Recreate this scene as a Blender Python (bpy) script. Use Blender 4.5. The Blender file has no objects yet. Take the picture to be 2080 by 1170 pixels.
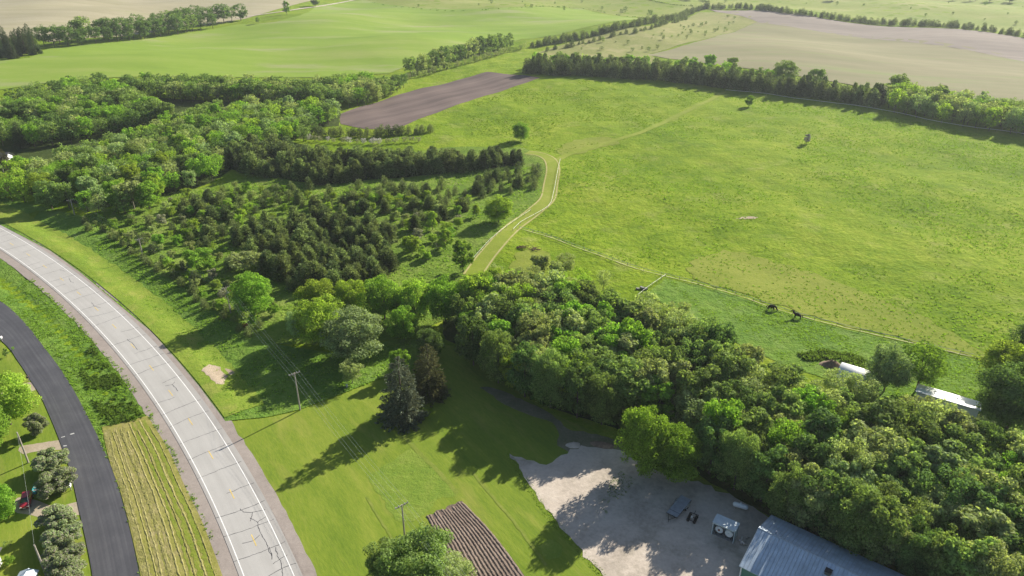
import bpy, bmesh, math, random
import numpy as np
from mathutils import Vector, Matrix
from mathutils.geometry import delaunay_2d_cdt

R = math.radians
scene = bpy.context.scene
col = scene.collection

# ------------------------------------------------------------------ camera, sky, sun, exposure
CAM_H = 100.0
PITCH = R(26.7)
FOC = 1469.0                                   # focal length in photograph pixels (width 2080)
cam_d = bpy.data.cameras.new('camera')
cam_d.sensor_width = 36.0
cam_d.lens = 36.0 * FOC / 2080.0
cam_d.clip_start = 1.0
cam_d.clip_end = 30000.0
cam = bpy.data.objects.new('camera', cam_d)
cam.location = (0, 0, CAM_H)
cam.rotation_euler = (R(90) - PITCH, 0, 0)
col.objects.link(cam)
scene.camera = cam

SUN_AZ = 47.5                                   # degrees from +X towards +Y
SUN_EL = 27.0
world = bpy.data.worlds.new('World')
scene.world = world
world.use_nodes = True
wn = world.node_tree
wn.nodes.clear()
sky = wn.nodes.new('ShaderNodeTexSky')
sky.sky_type = 'NISHITA'
sky.sun_disc = False
sky.sun_elevation = R(SUN_EL)
sky.sun_rotation = R(90 - SUN_AZ)
sky.air_density = 1.0
sky.dust_density = 1.0
bgn = wn.nodes.new('ShaderNodeBackground')
bgn.inputs['Strength'].default_value = 0.06
wo = wn.nodes.new('ShaderNodeOutputWorld')
wn.links.new(sky.outputs[0], bgn.inputs['Color'])
wn.links.new(bgn.outputs[0], wo.inputs['Surface'])

sun_d = bpy.data.lights.new('sun', 'SUN')
sun_d.energy = 5.0
sun_d.angle = R(0.53)
sun_d.color = (1.0, 0.93, 0.80)
sun = bpy.data.objects.new('sun', sun_d)
sd = Vector((math.cos(R(SUN_EL)) * math.cos(R(SUN_AZ)), math.cos(R(SUN_EL)) * math.sin(R(SUN_AZ)), math.sin(R(SUN_EL))))
sun.rotation_euler = sd.to_track_quat('Z', 'Y').to_euler()
sun.location = (150, 150, 200)
col.objects.link(sun)

scene.view_settings.view_transform = 'Standard'
scene.view_settings.look = 'None'
scene.view_settings.gamma = 1.0
scene.view_settings.exposure = 1.0
HAZE = 0.00008
scene.render.engine = 'CYCLES'
cy = scene.cycles
cy.max_bounces = 6
cy.diffuse_bounces = 3
cy.glossy_bounces = 2
cy.transmission_bounces = 4
cy.volume_bounces = 0
cy.transparent_max_bounces = 4
cy.use_denoising = True
cy.caustics_reflective = False
cy.caustics_refractive = False

# ------------------------------------------------------------------ helpers
def smooth(a, b, x):
    t = np.clip((np.asarray(x, float) - a) / (b - a), 0, 1)
    return t * t * (3 - 2 * t)

SP, CP = math.sin(PITCH), math.cos(PITCH)
def flat(x, y, z=0.0):
    """photo pixel -> point on the level plane z"""
    u, v = x - 1040.0, y - 585.0
    t = (CAM_H - z) / (FOC * SP + v * CP)
    return (u * t, (FOC * CP - v * SP) * t)

def catmull(pts, n=8):
    p = [np.array(q, float) for q in pts]
    p = [2 * p[0] - p[1]] + p + [2 * p[-1] - p[-2]]
    out = []
    for i in range(1, len(p) - 2):
        for k in range(n):
            t = k / n
            out.append(0.5 * (2 * p[i] + (p[i + 1] - p[i - 1]) * t + (2 * p[i - 1] - 5 * p[i] + 4 * p[i + 1] - p[i + 2]) * t * t
                              + (-p[i - 1] + 3 * p[i] - 3 * p[i + 1] + p[i + 2]) * t ** 3))
    out.append(p[-2])
    return np.array(out)

def resample(pl, step):
    pl = np.asarray(pl, float)
    d = np.r_[0, np.cumsum(np.hypot(*np.diff(pl, axis=0).T))]
    s = np.arange(0, d[-1], step)
    return np.c_[np.interp(s, d, pl[:, 0]), np.interp(s, d, pl[:, 1])], s

# highway centreline, from its yellow dashes and edge lines (the road lies at z = 0)
RL = [(0, 508), (55, 540), (113, 588), (164, 640), (219, 694), (260, 735), (301, 788), (321, 814), (366, 883), (397, 941), (421, 992), (455, 1067), (498, 1170)]
RR = [(0, 467), (68, 503), (144, 557), (219, 616), (284, 674), (328, 728), (372, 781), (407, 831), (441, 883), (479, 941), (513, 996), (554, 1074), (598, 1170)]
dash_px = [(89, 540), (125, 568), (161, 597), (198, 630), (234, 665), (270, 704), (308, 749), (347, 799), (389, 859), (430, 928), (471, 1006), (516, 1097)]
dw = np.array([flat(*q) for q in dash_px])
# smooth: x as a cubic of y over the seen stretch, then straight on
cf = np.polyfit(dw[:, 1], dw[:, 0], 3)
yy = np.linspace(78, 225, 160)
cl = np.c_[np.polyval(cf, yy), yy]
def extend(pl, length, n, curl):
    d = pl[-1] - pl[-2]; a = math.atan2(d[1], d[0]); p = pl[-1].copy(); out = []
    for i in range(n):
        a += curl; p = p + np.array([math.cos(a), math.sin(a)]) * length / n; out.append(p.copy())
    return np.vstack([pl, out])
def heading(k): return math.atan2(*(cl[k] - cl[k - 1])[::-1])
curl = (heading(-1) - heading(-60)) / (np.hypot(*(cl[-1] - cl[-60]))) * 500 / 60
cl = extend(cl, 500, 60, float(np.clip(curl, 0.0, 0.06)))
cl = extend(cl[::-1], 160, 30, -0.004)[::-1]
CL, CS = resample(cl, 2.0)

def offset_line(pl, d):
    pl = np.asarray(pl, float)
    t = np.gradient(pl, axis=0)
    t /= np.hypot(t[:, 0], t[:, 1])[:, None]
    return np.c_[pl[:, 0] + t[:, 1] * d, pl[:, 1] - t[:, 0] * d]     # +d = right of travel (away from us is travel direction)

# frontage road edges
FR = [(-260, 470), (-120, 535), (0, 611), (51, 657), (89, 705), (120, 746), (147, 788), (171, 832), (205, 900), (233, 968), (260, 1061), (284, 1170), (305, 1290)]
FL = [(-260, 525), (-120, 600), (0, 690), (38, 736), (62, 773), (82, 804), (101, 845), (120, 892), (144, 962), (161, 1037), (176, 1105), (188, 1170), (203, 1290)]
FRw = catmull([flat(*q) for q in FR], 5)
FLw = catmull([flat(*q) for q in FL], 5)
FC = (FRw + FLw) / 2

def dist_to(pl, x, y):
    x = np.asarray(x, float); y = np.asarray(y, float)
    best = np.full(x.shape, 1e9)
    for i in range(len(pl) - 1):
        ax, ay = pl[i]; bx, by = pl[i + 1]
        dx, dy = bx - ax, by - ay
        L = dx * dx + dy * dy
        t = np.clip(((x - ax) * dx + (y - ay) * dy) / L, 0, 1)
        best = np.minimum(best, (x - ax - t * dx) ** 2 + (y - ay - t * dy) ** 2)
    return np.sqrt(best)

CLc = CL[::4]
def hgt(x, y):
    """terrain height"""
    x = np.asarray(x, float); y = np.asarray(y, float)
    far = smooth(430, 700, y)
    h = far * 1.25 * (1.9 * np.sin(x * 0.021 + y * 0.0136 + 0.6) + 1.5 * np.sin(-x * 0.012 + y * 0.024 + 2.1) + 1.1 * np.sin(x * 0.037 - y * 0.011))
    mid = smooth(150, 240, y) * smooth(-130, -60, x - 0.0 * y + 60)
    h = h + mid * (0.16 * np.sin(x * 0.21 + y * 0.09) + 0.14 * np.sin(-x * 0.13 + y * 0.19 + 1.0) + 0.3 * np.sin(x * 0.05 + y * 0.061))
    near = (np.abs(x + 75) < 110) & (y < 330) & (y > 30)
    if np.any(near):
        d = np.full(x.shape, 1e3)
        d[near] = dist_to(CLc, x[near], y[near])
        f = np.full(x.shape, 1e3)
        f[near] = dist_to(FC, x[near], y[near])
        ditch = smooth(9.0, 14.0, d) * (1 - smooth(15.0, 22.0, d)) * smooth(6.0, 11.0, f) * smooth(128, 150, y)
        h = h - 0.75 * ditch
        h = h * smooth(4, 9, f)
        h = np.where(d < 7.0, 0.0, h)
    return h

def h1(x, y):
    return float(hgt(np.array([x]), np.array([y]))[0])

def W(x, y, up=0.0):
    """photo pixel -> point that lies `up` metres above the terrain"""
    z = up
    for _ in range(7):
        X, Y = flat(x, y, z)
        z = h1(X, Y) + up
    return X, Y, z

def project(X, Y, Z):
    dz = Z - CAM_H
    d = Y * CP - dz * SP
    return 1040 + X / d * FOC, 585 - (Y * SP + dz * CP) / d * FOC

def tag(o, label=None, cat=None, group=None, kind=None):
    if label: o['label'] = label
    if cat: o['category'] = cat
    if group: o['group'] = group
    if kind: o['kind'] = kind
    return o

def link(name, me, parent=None):
    o = bpy.data.objects.new(name, me)
    col.objects.link(o)
    if parent is not None: o.parent = parent
    return o

def empty(name, loc, rz=0.0, sc=None):
    o = bpy.data.objects.new(name, None)
    col.objects.link(o)
    o.location = loc
    o.rotation_euler = (0, 0, rz)
    o.empty_display_size = 0.3
    if sc is not None: o.scale = sc
    return o

def fast_mesh(name, V, F, mats=(), smooth_sh=False, fmat=None):
    """V (n,3) array, F (m,k) array, all faces of one size"""
    V = np.asarray(V, np.float32); F = np.asarray(F, np.int32)
    me = bpy.data.meshes.new(name)
    m, k = F.shape
    me.vertices.add(len(V)); me.vertices.foreach_set('co', V.ravel())
    me.loops.add(m * k); me.loops.foreach_set('vertex_index', F.ravel())
    me.polygons.add(m)
    me.polygons.foreach_set('loop_start', np.arange(0, m * k, k, dtype=np.int32))
    for mt in mats: me.materials.append(mt)
    if fmat is not None: me.polygons.foreach_set('material_index', np.asarray(fmat, np.int32))
    me.polygons.foreach_set('use_smooth', np.full(m, smooth_sh))
    me.update(calc_edges=True)
    return me

class MB:
    """collects shapes into one mesh"""
    def __init__(s): s.v = []; s.f = []; s.m = []
    def add(s, vs, fs, m=0):
        b = len(s.v); s.v += [tuple(map(float, q)) for q in vs]
        s.f += [tuple(b + i for i in f) for f in fs]; s.m += [m] * len(fs)
    def box(s, c, d, rz=0.0, m=0, ry=0.0):
        x, y, z = d[0] / 2, d[1] / 2, d[2] / 2
        M = Matrix.Rotation(rz, 3, 'Z') @ Matrix.Rotation(ry, 3, 'Y')
        vs = [M @ Vector((sx * x, sy * y, sz * z)) + Vector(c) for sx, sy, sz in
              [(-1, -1, -1), (1, -1, -1), (1, 1, -1), (-1, 1, -1), (-1, -1, 1), (1, -1, 1), (1, 1, 1), (-1, 1, 1)]]
        s.add(vs, [(0, 3, 2, 1), (4, 5, 6, 7), (0, 1, 5, 4), (1, 2, 6, 5), (2, 3, 7, 6), (3, 0, 4, 7)], m)
    def tube(s, p0, p1, r0, r1=None, n=7, m=0, cap=True):
        r1 = r0 if r1 is None else r1
        p0, p1 = Vector(p0), Vector(p1)
        q = (p1 - p0).to_track_quat('Z', 'Y').to_matrix()
        vs = []
        for p, r in ((p0, r0), (p1, r1)):
            for i in range(n):
                a = 2 * math.pi * i / n
                vs.append(p + q @ Vector((math.cos(a) * r, math.sin(a) * r, 0)))
        fs = [(i, (i + 1) % n, n + (i + 1) % n, n + i) for i in range(n)]
        if cap: fs += [tuple(range(n - 1, -1, -1)), tuple(range(n, 2 * n))]
        s.add(vs, fs, m)
    def poly_tube(s, pts, radii, n=6, m=0):
        for i in range(len(pts) - 1): s.tube(pts[i], pts[i + 1], radii[i], radii[i + 1], n, m)
    def prism(s, prof, y0, y1, m=0):
        """profile of (x, z) points, extruded along y"""
        n = len(prof)
        vs = [(x, y0, z) for x, z in prof] + [(x, y1, z) for x, z in prof]
        s.add(vs, [tuple(range(n)), tuple(range(2 * n - 1, n - 1, -1))] + [(i, n + i, n + (i + 1) % n, (i + 1) % n) for i in range(n)], m)
    def build(s, name, mats, parent=None, bevel=0.0, smooth_sh=False):
        me = bpy.data.meshes.new(name)
        me.from_pydata(s.v, [], s.f)
        if not isinstance(mats, (list, tuple)): mats = [mats]
        for mt in mats: me.materials.append(mt)
        for p, k in zip(me.polygons, s.m):
            p.material_index = k; p.use_smooth = smooth_sh
        bm = bmesh.new(); bm.from_mesh(me)
        if smooth_sh: bmesh.ops.remove_doubles(bm, verts=bm.verts, dist=1e-4)
        bmesh.ops.recalc_face_normals(bm, faces=bm.faces); bm.to_mesh(me); bm.free()
        o = link(name, me, parent)
        if bevel:
            b = o.modifiers.new('bevel', 'BEVEL'); b.width = bevel; b.segments = 2; b.limit_method = 'ANGLE'
        return o

# ------------------------------------------------------------------ materials
def new_mat(name):
    m = bpy.data.materials.new(name); m.use_nodes = True
    nt = m.node_tree; nt.nodes.clear()
    out = nt.nodes.new('ShaderNodeOutputMaterial')
    return m, nt, out

def N(nt, t, **kw):
    n = nt.nodes.new(t)
    for k, v in kw.items():
        if k in n.inputs: n.inputs[k].default_value = v
        else: setattr(n, k, v)
    return n

def c4(c): return (c[0], c[1], c[2], 1.0)

def noise(nt, vec, scale, detail=3.0, rough=0.55):
    n = N(nt, 'ShaderNodeTexNoise'); n.inputs['Scale'].default_value = scale
    n.inputs['Detail'].default_value = detail; n.inputs['Roughness'].default_value = rough
    nt.links.new(vec, n.inputs['Vector'])
    return n.outputs['Fac']

def ramp(nt, fac, stops):
    r = N(nt, 'ShaderNodeValToRGB'); e = r.color_ramp.elements
    e[0].position, e[0].color = stops[0][0], c4(stops[0][1])
    e[1].position, e[1].color = stops[-1][0], c4(stops[-1][1])
    for p, c in stops[1:-1]:
        k = e.new(p); k.color = c4(c)
    nt.links.new(fac, r.inputs['Fac'])
    return r.outputs['Color']

def mix(nt, fac, a, b, mode='MIX'):
    n = N(nt, 'ShaderNodeMix', data_type='RGBA', blend_type=mode)
    for s, v in ((0, fac), (6, a), (7, b)):
        if isinstance(v, (int, float)): n.inputs[s].default_value = v
        elif isinstance(v, tuple): n.inputs[s].default_value = c4(v)
        else: nt.links.new(v, n.inputs[s])
    return n.outputs[2]

def mapr(nt, v, a, b, c=0.0, d=1.0):
    n = N(nt, 'ShaderNodeMapRange'); nt.links.new(v, n.inputs[0])
    for i, q in enumerate((a, b, c, d)): n.inputs[i + 1].default_value = q
    return n.outputs[0]

def math_n(nt, op, a, b=None):
    n = N(nt, 'ShaderNodeMath', operation=op)
    for i, v in enumerate((a, b)):
        if v is None: continue
        if isinstance(v, (int, float)): n.inputs[i].default_value = v
        else: nt.links.new(v, n.inputs[i])
    return n.outputs[0]

def ground_mat(name, cols, patch=(0.02, 0.13, 1.2), bump=0.5, bscale=1.6, bdist=0.4, stretch=None, dry=None, dry_amt=0.3, transl=0.0, rough=0.95, fine=0.35):
    """cols: dark, mid, light; patches at three sizes, fine bump"""
    m, nt, out = new_mat(name)
    geo = N(nt, 'ShaderNodeNewGeometry'); vec = geo.outputs['Position']
    if stretch:
        mp = N(nt, 'ShaderNodeMapping', vector_type='TEXTURE'); mp.inputs['Rotation'].default_value[2] = stretch[0]
        mp.inputs['Scale'].default_value = (1 / stretch[1], 1 / stretch[2], 1)
        nt.links.new(vec, mp.inputs['Vector']); svec = mp.outputs[0]
    else: svec = vec
    a = noise(nt, svec, patch[0], 4.0); b = noise(nt, svec, patch[1], 4.0, 0.6); c = noise(nt, svec, patch[2], 3.0, 0.7)
    s = math_n(nt, 'ADD', math_n(nt, 'MULTIPLY', a, 0.40), math_n(nt, 'MULTIPLY', b, 0.36))
    s = math_n(nt, 'ADD', s, math_n(nt, 'MULTIPLY', c, fine))
    off = (0.76 + fine) / 2
    s = mapr(nt, s, off - 0.17, off + 0.17)
    colr = ramp(nt, s, [(0.0, cols[0]), (0.5, cols[1]), (1.0, cols[2])])
    if dry:
        dmask = mapr(nt, noise(nt, svec, patch[1] * 0.6, 5.0, 0.65), 0.54, 0.72, 0.0, dry_amt)
        colr = mix(nt, dmask, colr, dry)
    bs = N(nt, 'ShaderNodeBsdfPrincipled'); bs.inputs['Roughness'].default_value = rough
    bs.inputs['Specular IOR Level'].default_value = 0.04
    nt.links.new(colr, bs.inputs['Base Color'])
    if bump:
        bn = N(nt, 'ShaderNodeBump'); bn.inputs['Strength'].default_value = bump; bn.inputs['Distance'].default_value = bdist
        hh = math_n(nt, 'ADD', noise(nt, svec, bscale, 4.0, 0.7), math_n(nt, 'MULTIPLY', noise(nt, svec, bscale * 0.22, 2.0), 1.4))
        nt.links.new(hh, bn.inputs['Height']); nt.links.new(bn.outputs[0], bs.inputs['Normal'])
    nt.links.new(bs.outputs[0], out.inputs['Surface'])
    return m

def leaf_mat(name, c, tcol=None, tr=0.42, var=0.4, hue=0.014, speck=None, speck_amt=0.25, gloss=0.0):
    m, nt, out = new_mat(name)
    geo = N(nt, 'ShaderNodeNewGeometry'); oi = N(nt, 'ShaderNodeObjectInfo'); tc = N(nt, 'ShaderNodeTexCoord')
    hs = N(nt, 'ShaderNodeHueSaturation'); hs.inputs['Color'].default_value = c4(c)
    nt.links.new(mapr(nt, oi.outputs['Random'], 0, 1, 0.5 - hue * 0.25, 0.5 + hue * 1.1), hs.inputs['Hue'])
    nz = noise(nt, tc.outputs['Object'], 0.45, 3.0)
    val = math_n(nt, 'MULTIPLY', mapr(nt, geo.outputs['Random Per Island'], 0, 1, 1 - var, 1 + var), mapr(nt, nz, 0.3, 0.7, 0.8, 1.2))
    val = math_n(nt, 'MULTIPLY', val, mapr(nt, oi.outputs['Random'], 0, 1, 0.82, 1.2))
    nt.links.new(val, hs.inputs['Value'])
    colr = hs.outputs[0]
    if speck:
        k = mapr(nt, geo.outputs['Random Per Island'], 1 - speck_amt - 0.01, 1 - speck_amt, 0, 1)
        colr = mix(nt, k, colr, speck)
    df = N(nt, 'ShaderNodeBsdfDiffuse'); nt.links.new(colr, df.inputs['Color'])
    tl = N(nt, 'ShaderNodeBsdfTranslucent')
    t2 = mix(nt, 1.0, colr, tcol or (1.10, 1.15, 0.5), 'MULTIPLY'); nt.links.new(t2, tl.inputs['Color'])
    ms = N(nt, 'ShaderNodeMixShader'); ms.inputs[0].default_value = tr
    nt.links.new(df.outputs[0], ms.inputs[1]); nt.links.new(tl.outputs[0], ms.inputs[2])
    fin = ms.outputs[0]
    if gloss:
        gl = N(nt, 'ShaderNodeBsdfGlossy'); gl.inputs['Roughness'].default_value = 0.45
        m2 = N(nt, 'ShaderNodeMixShader'); m2.inputs[0].default_value = gloss
        nt.links.new(fin, m2.inputs[1]); nt.links.new(gl.outputs[0], m2.inputs[2]); fin = m2.outputs[0]
    nt.links.new(fin, out.inputs['Surface'])
    return m

def plain(name, c, rough=0.6, metal=0.0, spec=0.4, vary=0.15, scale=3.0, bump=0.0, bscale=20.0, coat=0.0):
    m, nt, out = new_mat(name)
    tc = N(nt, 'ShaderNodeTexCoord')
    nz = noise(nt, tc.outputs['Object'], scale, 5.0, 0.65)
    colr = mix(nt, 1.0, c, ramp(nt, nz, [(0.3, (1 - vary,) * 3), (0.7, (1 + vary,) * 3)]), 'MULTIPLY')
    bs = N(nt, 'ShaderNodeBsdfPrincipled'); bs.inputs['Roughness'].default_value = rough; bs.inputs['Metallic'].default_value = metal
    bs.inputs['Specular IOR Level'].default_value = spec; bs.inputs['Coat Weight'].default_value = coat
    nt.links.new(colr, bs.inputs['Base Color'])
    if bump:
        bn = N(nt, 'ShaderNodeBump'); bn.inputs['Strength'].default_value = bump; bn.inputs['Distance'].default_value = 0.05
        nt.links.new(noise(nt, tc.outputs['Object'], bscale, 4.0), bn.inputs['Height']); nt.links.new(bn.outputs[0], bs.inputs['Normal'])
    nt.links.new(bs.outputs[0], out.inputs['Surface'])
    return m

M = {}
M['pasture'] = ground_mat('pasture_grass', [(0.08, 0.155, 0.008), (0.162, 0.243, 0.012), (0.27, 0.32, 0.035)], (0.02, 0.11, 0.7), 1.0, 0.8, 0.6, dry=(0.27, 0.285, 0.08), dry_amt=0.6)
M['lawn'] = ground_mat('lawn_grass', [(0.10, 0.165, 0.02), (0.162, 0.225, 0.027), (0.24, 0.28, 0.045)], (0.05, 0.22, 1.6), 0.3, 3.5, 0.1, stretch=(R(124), 0.35, 1.5), dry=(0.29, 0.285, 0.07), dry_amt=0.6)
M['verge'] = ground_mat('mown_verge', [(0.12, 0.20, 0.024), (0.175, 0.25, 0.032), (0.25, 0.295, 0.05)], (0.04, 0.2, 1.6), 0.6, 2.5, 0.25, dry=(0.33, 0.30, 0.09), dry_amt=0.5)
M['lush'] = ground_mat('lush_long_grass', [(0.085, 0.175, 0.028), (0.135, 0.235, 0.034), (0.195, 0.28, 0.05)], (0.05, 0.25, 1.1), 1.0, 1.6, 0.6, dry=(0.20, 0.27, 0.09), dry_amt=0.55)
M['crop'] = ground_mat('young_crop_field', [(0.145, 0.235, 0.03), (0.20, 0.29, 0.042), (0.275, 0.325, 0.085)], (0.006, 0.022, 0.3), 0.25, 0.5, 0.3, stretch=(R(-6), 0.5, 1.8), dry=(0.31, 0.30, 0.17), dry_amt=0.75, fine=0.15)
M['tan_field'] = ground_mat('stubble_field', [(0.27, 0.25, 0.15), (0.345, 0.31, 0.205), (0.41, 0.37, 0.26)], (0.008, 0.03, 0.3), 0.2, 0.5, 0.2, stretch=(R(-10), 0.4, 1.8), dry=(0.30, 0.31, 0.15), dry_amt=0.5, fine=0.15)
M['grey_field'] = ground_mat('seeded_field', [(0.185, 0.195, 0.10), (0.235, 0.22, 0.13), (0.29, 0.26, 0.165)], (0.009, 0.03, 0.3), 0.2, 0.5, 0.2, stretch=(R(-22), 0.25, 2.2), dry=(0.19, 0.25, 0.085), dry_amt=0.9, fine=0.12)
M['purple_field'] = ground_mat('bare_stubble_soil', [(0.20, 0.175, 0.155), (0.25, 0.215, 0.19), (0.30, 0.26, 0.22)], (0.012, 0.05, 0.4), 0.3, 0.6, 0.2, stretch=(R(-20), 0.3, 2.5), fine=0.2)
M['prairie'] = ground_mat('dry_prairie', [(0.165, 0.20, 0.05), (0.225, 0.24, 0.08), (0.30, 0.28, 0.125)], (0.014, 0.05, 0.4), 0.5, 0.6, 0.4, dry=(0.40, 0.34, 0.20), dry_amt=0.6)
M['far_pasture'] = ground_mat('far_pasture_grass', [(0.15, 0.215, 0.035), (0.205, 0.25, 0.05), (0.25, 0.27, 0.08)], (0.006, 0.02, 0.2), 0.4, 0.4, 0.4, dry=(0.35, 0.33, 0.15), dry_amt=0.5)
M['brome'] = ground_mat('tan_mown_pasture', [(0.14, 0.195, 0.024), (0.195, 0.235, 0.036), (0.255, 0.275, 0.055)], (0.02, 0.1, 1.1), 0.6, 1.2, 0.3)
M['clearing'] = ground_mat('clearing_grass', [(0.085, 0.16, 0.02), (0.14, 0.22, 0.03), (0.21, 0.28, 0.05)], (0.04, 0.16, 1.0), 1.0, 1.3, 0.6, dry=(0.26, 0.26, 0.10), dry_amt=0.5)
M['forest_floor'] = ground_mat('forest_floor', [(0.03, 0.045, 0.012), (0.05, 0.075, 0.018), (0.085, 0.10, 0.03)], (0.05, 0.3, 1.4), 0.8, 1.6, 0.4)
M['yard'] = ground_mat('gravel_yard', [(0.31, 0.27, 0.225), (0.49, 0.425, 0.36), (0.60, 0.53, 0.455)], (0.07, 0.22, 1.2), 0.4, 3.0, 0.1, dry=(0.22, 0.20, 0.15), dry_amt=0.6)
M['thin_gravel'] = ground_mat('weedy_gravel', [(0.10, 0.115, 0.05), (0.17, 0.165, 0.10), (0.26, 0.235, 0.18)], (0.08, 0.3, 1.5), 0.5, 2.0, 0.2)
M['drive'] = ground_mat('driveway_gravel', [(0.27, 0.22, 0.16), (0.37, 0.31, 0.235), (0.43, 0.37, 0.29)], (0.1, 0.5, 3.0), 0.3, 5.0, 0.1, dry=(0.20, 0.22, 0.10), dry_amt=0.4)
M['trail'] = ground_mat('worn_trail', [(0.155, 0.22, 0.022), (0.205, 0.255, 0.035), (0.265, 0.285, 0.065)], (0.05, 0.25, 1.5), 0.4, 2.0, 0.2)
M['rut'] = ground_mat('bare_track', [(0.29, 0.29, 0.08), (0.36, 0.33, 0.14), (0.45, 0.40, 0.23)], (0.1, 0.5, 2.0), 0.3, 3.0, 0.1)
M['soil'] = ground_mat('tilled_soil', [(0.12, 0.09, 0.075), (0.165, 0.125, 0.105), (0.215, 0.165, 0.14)], (0.05, 0.3, 2.0), 0.9, 3.0, 0.25)
M['far_soil'] = ground_mat('far_tilled_soil', [(0.10, 0.078, 0.075), (0.145, 0.113, 0.105), (0.20, 0.155, 0.14)], (0.03, 0.06, 0.6), 0.5, 1.0, 0.2, stretch=(R(49), 0.12, 2.2))
M['soil_ridge'] = ground_mat('soil_ridge', [(0.145, 0.11, 0.09), (0.20, 0.157, 0.13), (0.265, 0.21, 0.175)], (0.1, 0.5, 3.0), 0.8, 4.0, 0.15)
M['hay_ground'] = ground_mat('cut_hay_ground', [(0.18, 0.195, 0.04), (0.25, 0.24, 0.065), (0.34, 0.30, 0.125)], (0.06, 0.35, 2.0), 0.6, 3.0, 0.15, dry=(0.34, 0.27, 0.16), dry_amt=0.5)
M['hay'] = ground_mat('cut_hay', [(0.24, 0.235, 0.08), (0.32, 0.295, 0.115), (0.41, 0.37, 0.17)], (0.2, 0.8, 4.0), 1.0, 5.0, 0.2)
M['hay_dark'] = ground_mat('old_hay', [(0.19, 0.19, 0.055), (0.255, 0.24, 0.085), (0.35, 0.31, 0.15)], (0.2, 0.8, 4.0), 1.0, 5.0, 0.2)
M['bare_earth'] = ground_mat('bare_earth', [(0.30, 0.24, 0.17), (0.38, 0.31, 0.23), (0.46, 0.38, 0.29)], (0.1, 0.5, 2.0), 0.5, 3.0, 0.2)
M['shoulder'] = ground_mat('gravel_shoulder', [(0.24, 0.205, 0.185), (0.30, 0.26, 0.235), (0.36, 0.315, 0.285)], (0.06, 0.5, 3.0), 0.3, 5.0, 0.06)
M['straw_scatter'] = ground_mat('scattered_straw', [(0.19, 0.195, 0.055), (0.265, 0.24, 0.09), (0.34, 0.29, 0.15)], (0.2, 0.9, 3.0), 0.8, 4.0, 0.15)
M['hay_green'] = ground_mat('green_aftermath', [(0.14, 0.19, 0.025), (0.19, 0.23, 0.035), (0.25, 0.26, 0.06)], (0.2, 0.8, 3.0), 0.6, 4.0, 0.15)
M['old_bed'] = ground_mat('coarse_bed_grass', [(0.115, 0.195, 0.026), (0.165, 0.24, 0.035), (0.225, 0.275, 0.055)], (0.08, 0.4, 2.0), 0.7, 3.0, 0.2)
M['lawn_dry'] = ground_mat('dry_lawn', [(0.13, 0.19, 0.028), (0.18, 0.225, 0.04), (0.235, 0.255, 0.065)], (0.1, 0.4, 2.2), 0.4, 4.0, 0.1)
M['ash'] = ground_mat('ash_stain', [(0.13, 0.125, 0.13), (0.19, 0.18, 0.18), (0.27, 0.25, 0.235)], (0.15, 0.5, 3.0), 0.2, 5.0, 0.05)
M['tar'] = plain('crack_sealant', (0.05, 0.05, 0.055), 0.6)
M['white_paint'] = plain('white_road_paint', (0.78, 0.77, 0.75), 0.6, vary=0.12, scale=1.0)
M['worn_paint'] = plain('worn_white_paint', (0.42, 0.42, 0.41), 0.7, vary=0.5, scale=2.5)
M['yellow_paint'] = plain('yellow_road_paint', (0.62, 0.46, 0.14), 0.7, vary=0.25, scale=2.0)

def road_mat(name, base, dark, light, streak):
    """streaks run along the road: UV x is across the road, UV y along it (metres)"""
    m, nt, out = new_mat(name)
    uv = N(nt, 'ShaderNodeUVMap'); uv.uv_map = 'UVMap'
    mp = N(nt, 'ShaderNodeMapping'); mp.inputs['Scale'].default_value = (1.0, 0.03, 1); nt.links.new(uv.outputs[0], mp.inputs['Vector'])
    st = noise(nt, mp.outputs[0], 0.9, 3.0)
    geo = N(nt, 'ShaderNodeNewGeometry')
    bl = noise(nt, geo.outputs['Position'], 0.14, 5.0, 0.65); fi = noise(nt, geo.outputs['Position'], 6.0, 3.0, 0.7)
    f = math_n(nt, 'ADD', math_n(nt, 'MULTIPLY', st, streak), math_n(nt, 'MULTIPLY', bl, 0.6 - streak * 0.5))
    f = math_n(nt, 'ADD', f, math_n(nt, 'MULTIPLY', fi, 0.25))
    off = (streak + 0.6 - streak * 0.5 + 0.25) / 2
    colr = ramp(nt, mapr(nt, f, off - 0.16, off + 0.16), [(0, dark), (0.5, base), (1, light)])
    bs = N(nt, 'ShaderNodeBsdfPrincipled'); bs.inputs['Roughness'].default_value = 0.85; bs.inputs['Specular IOR Level'].default_value = 0.25
    nt.links.new(colr, bs.inputs['Base Color'])
    bn = N(nt, 'ShaderNodeBump'); bn.inputs['Strength'].default_value = 0.2; bn.inputs['Distance'].default_value = 0.02
    nt.links.new(fi, bn.inputs['Height']); nt.links.new(bn.outputs[0], bs.inputs['Normal'])
    nt.links.new(bs.outputs[0], out.inputs['Surface'])
    return m
M['concrete'] = road_mat('concrete_road', (0.39, 0.378, 0.362), (0.35, 0.338, 0.322), (0.43, 0.417, 0.40), 0.5)
M['concrete2'] = road_mat('concrete_edge', (0.34, 0.325, 0.31), (0.29, 0.275, 0.26), (0.38, 0.365, 0.35), 0.3)
M['asphalt'] = road_mat('dark_asphalt', (0.07, 0.071, 0.082), (0.05, 0.051, 0.06), (0.105, 0.106, 0.115), 0.4)

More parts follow.
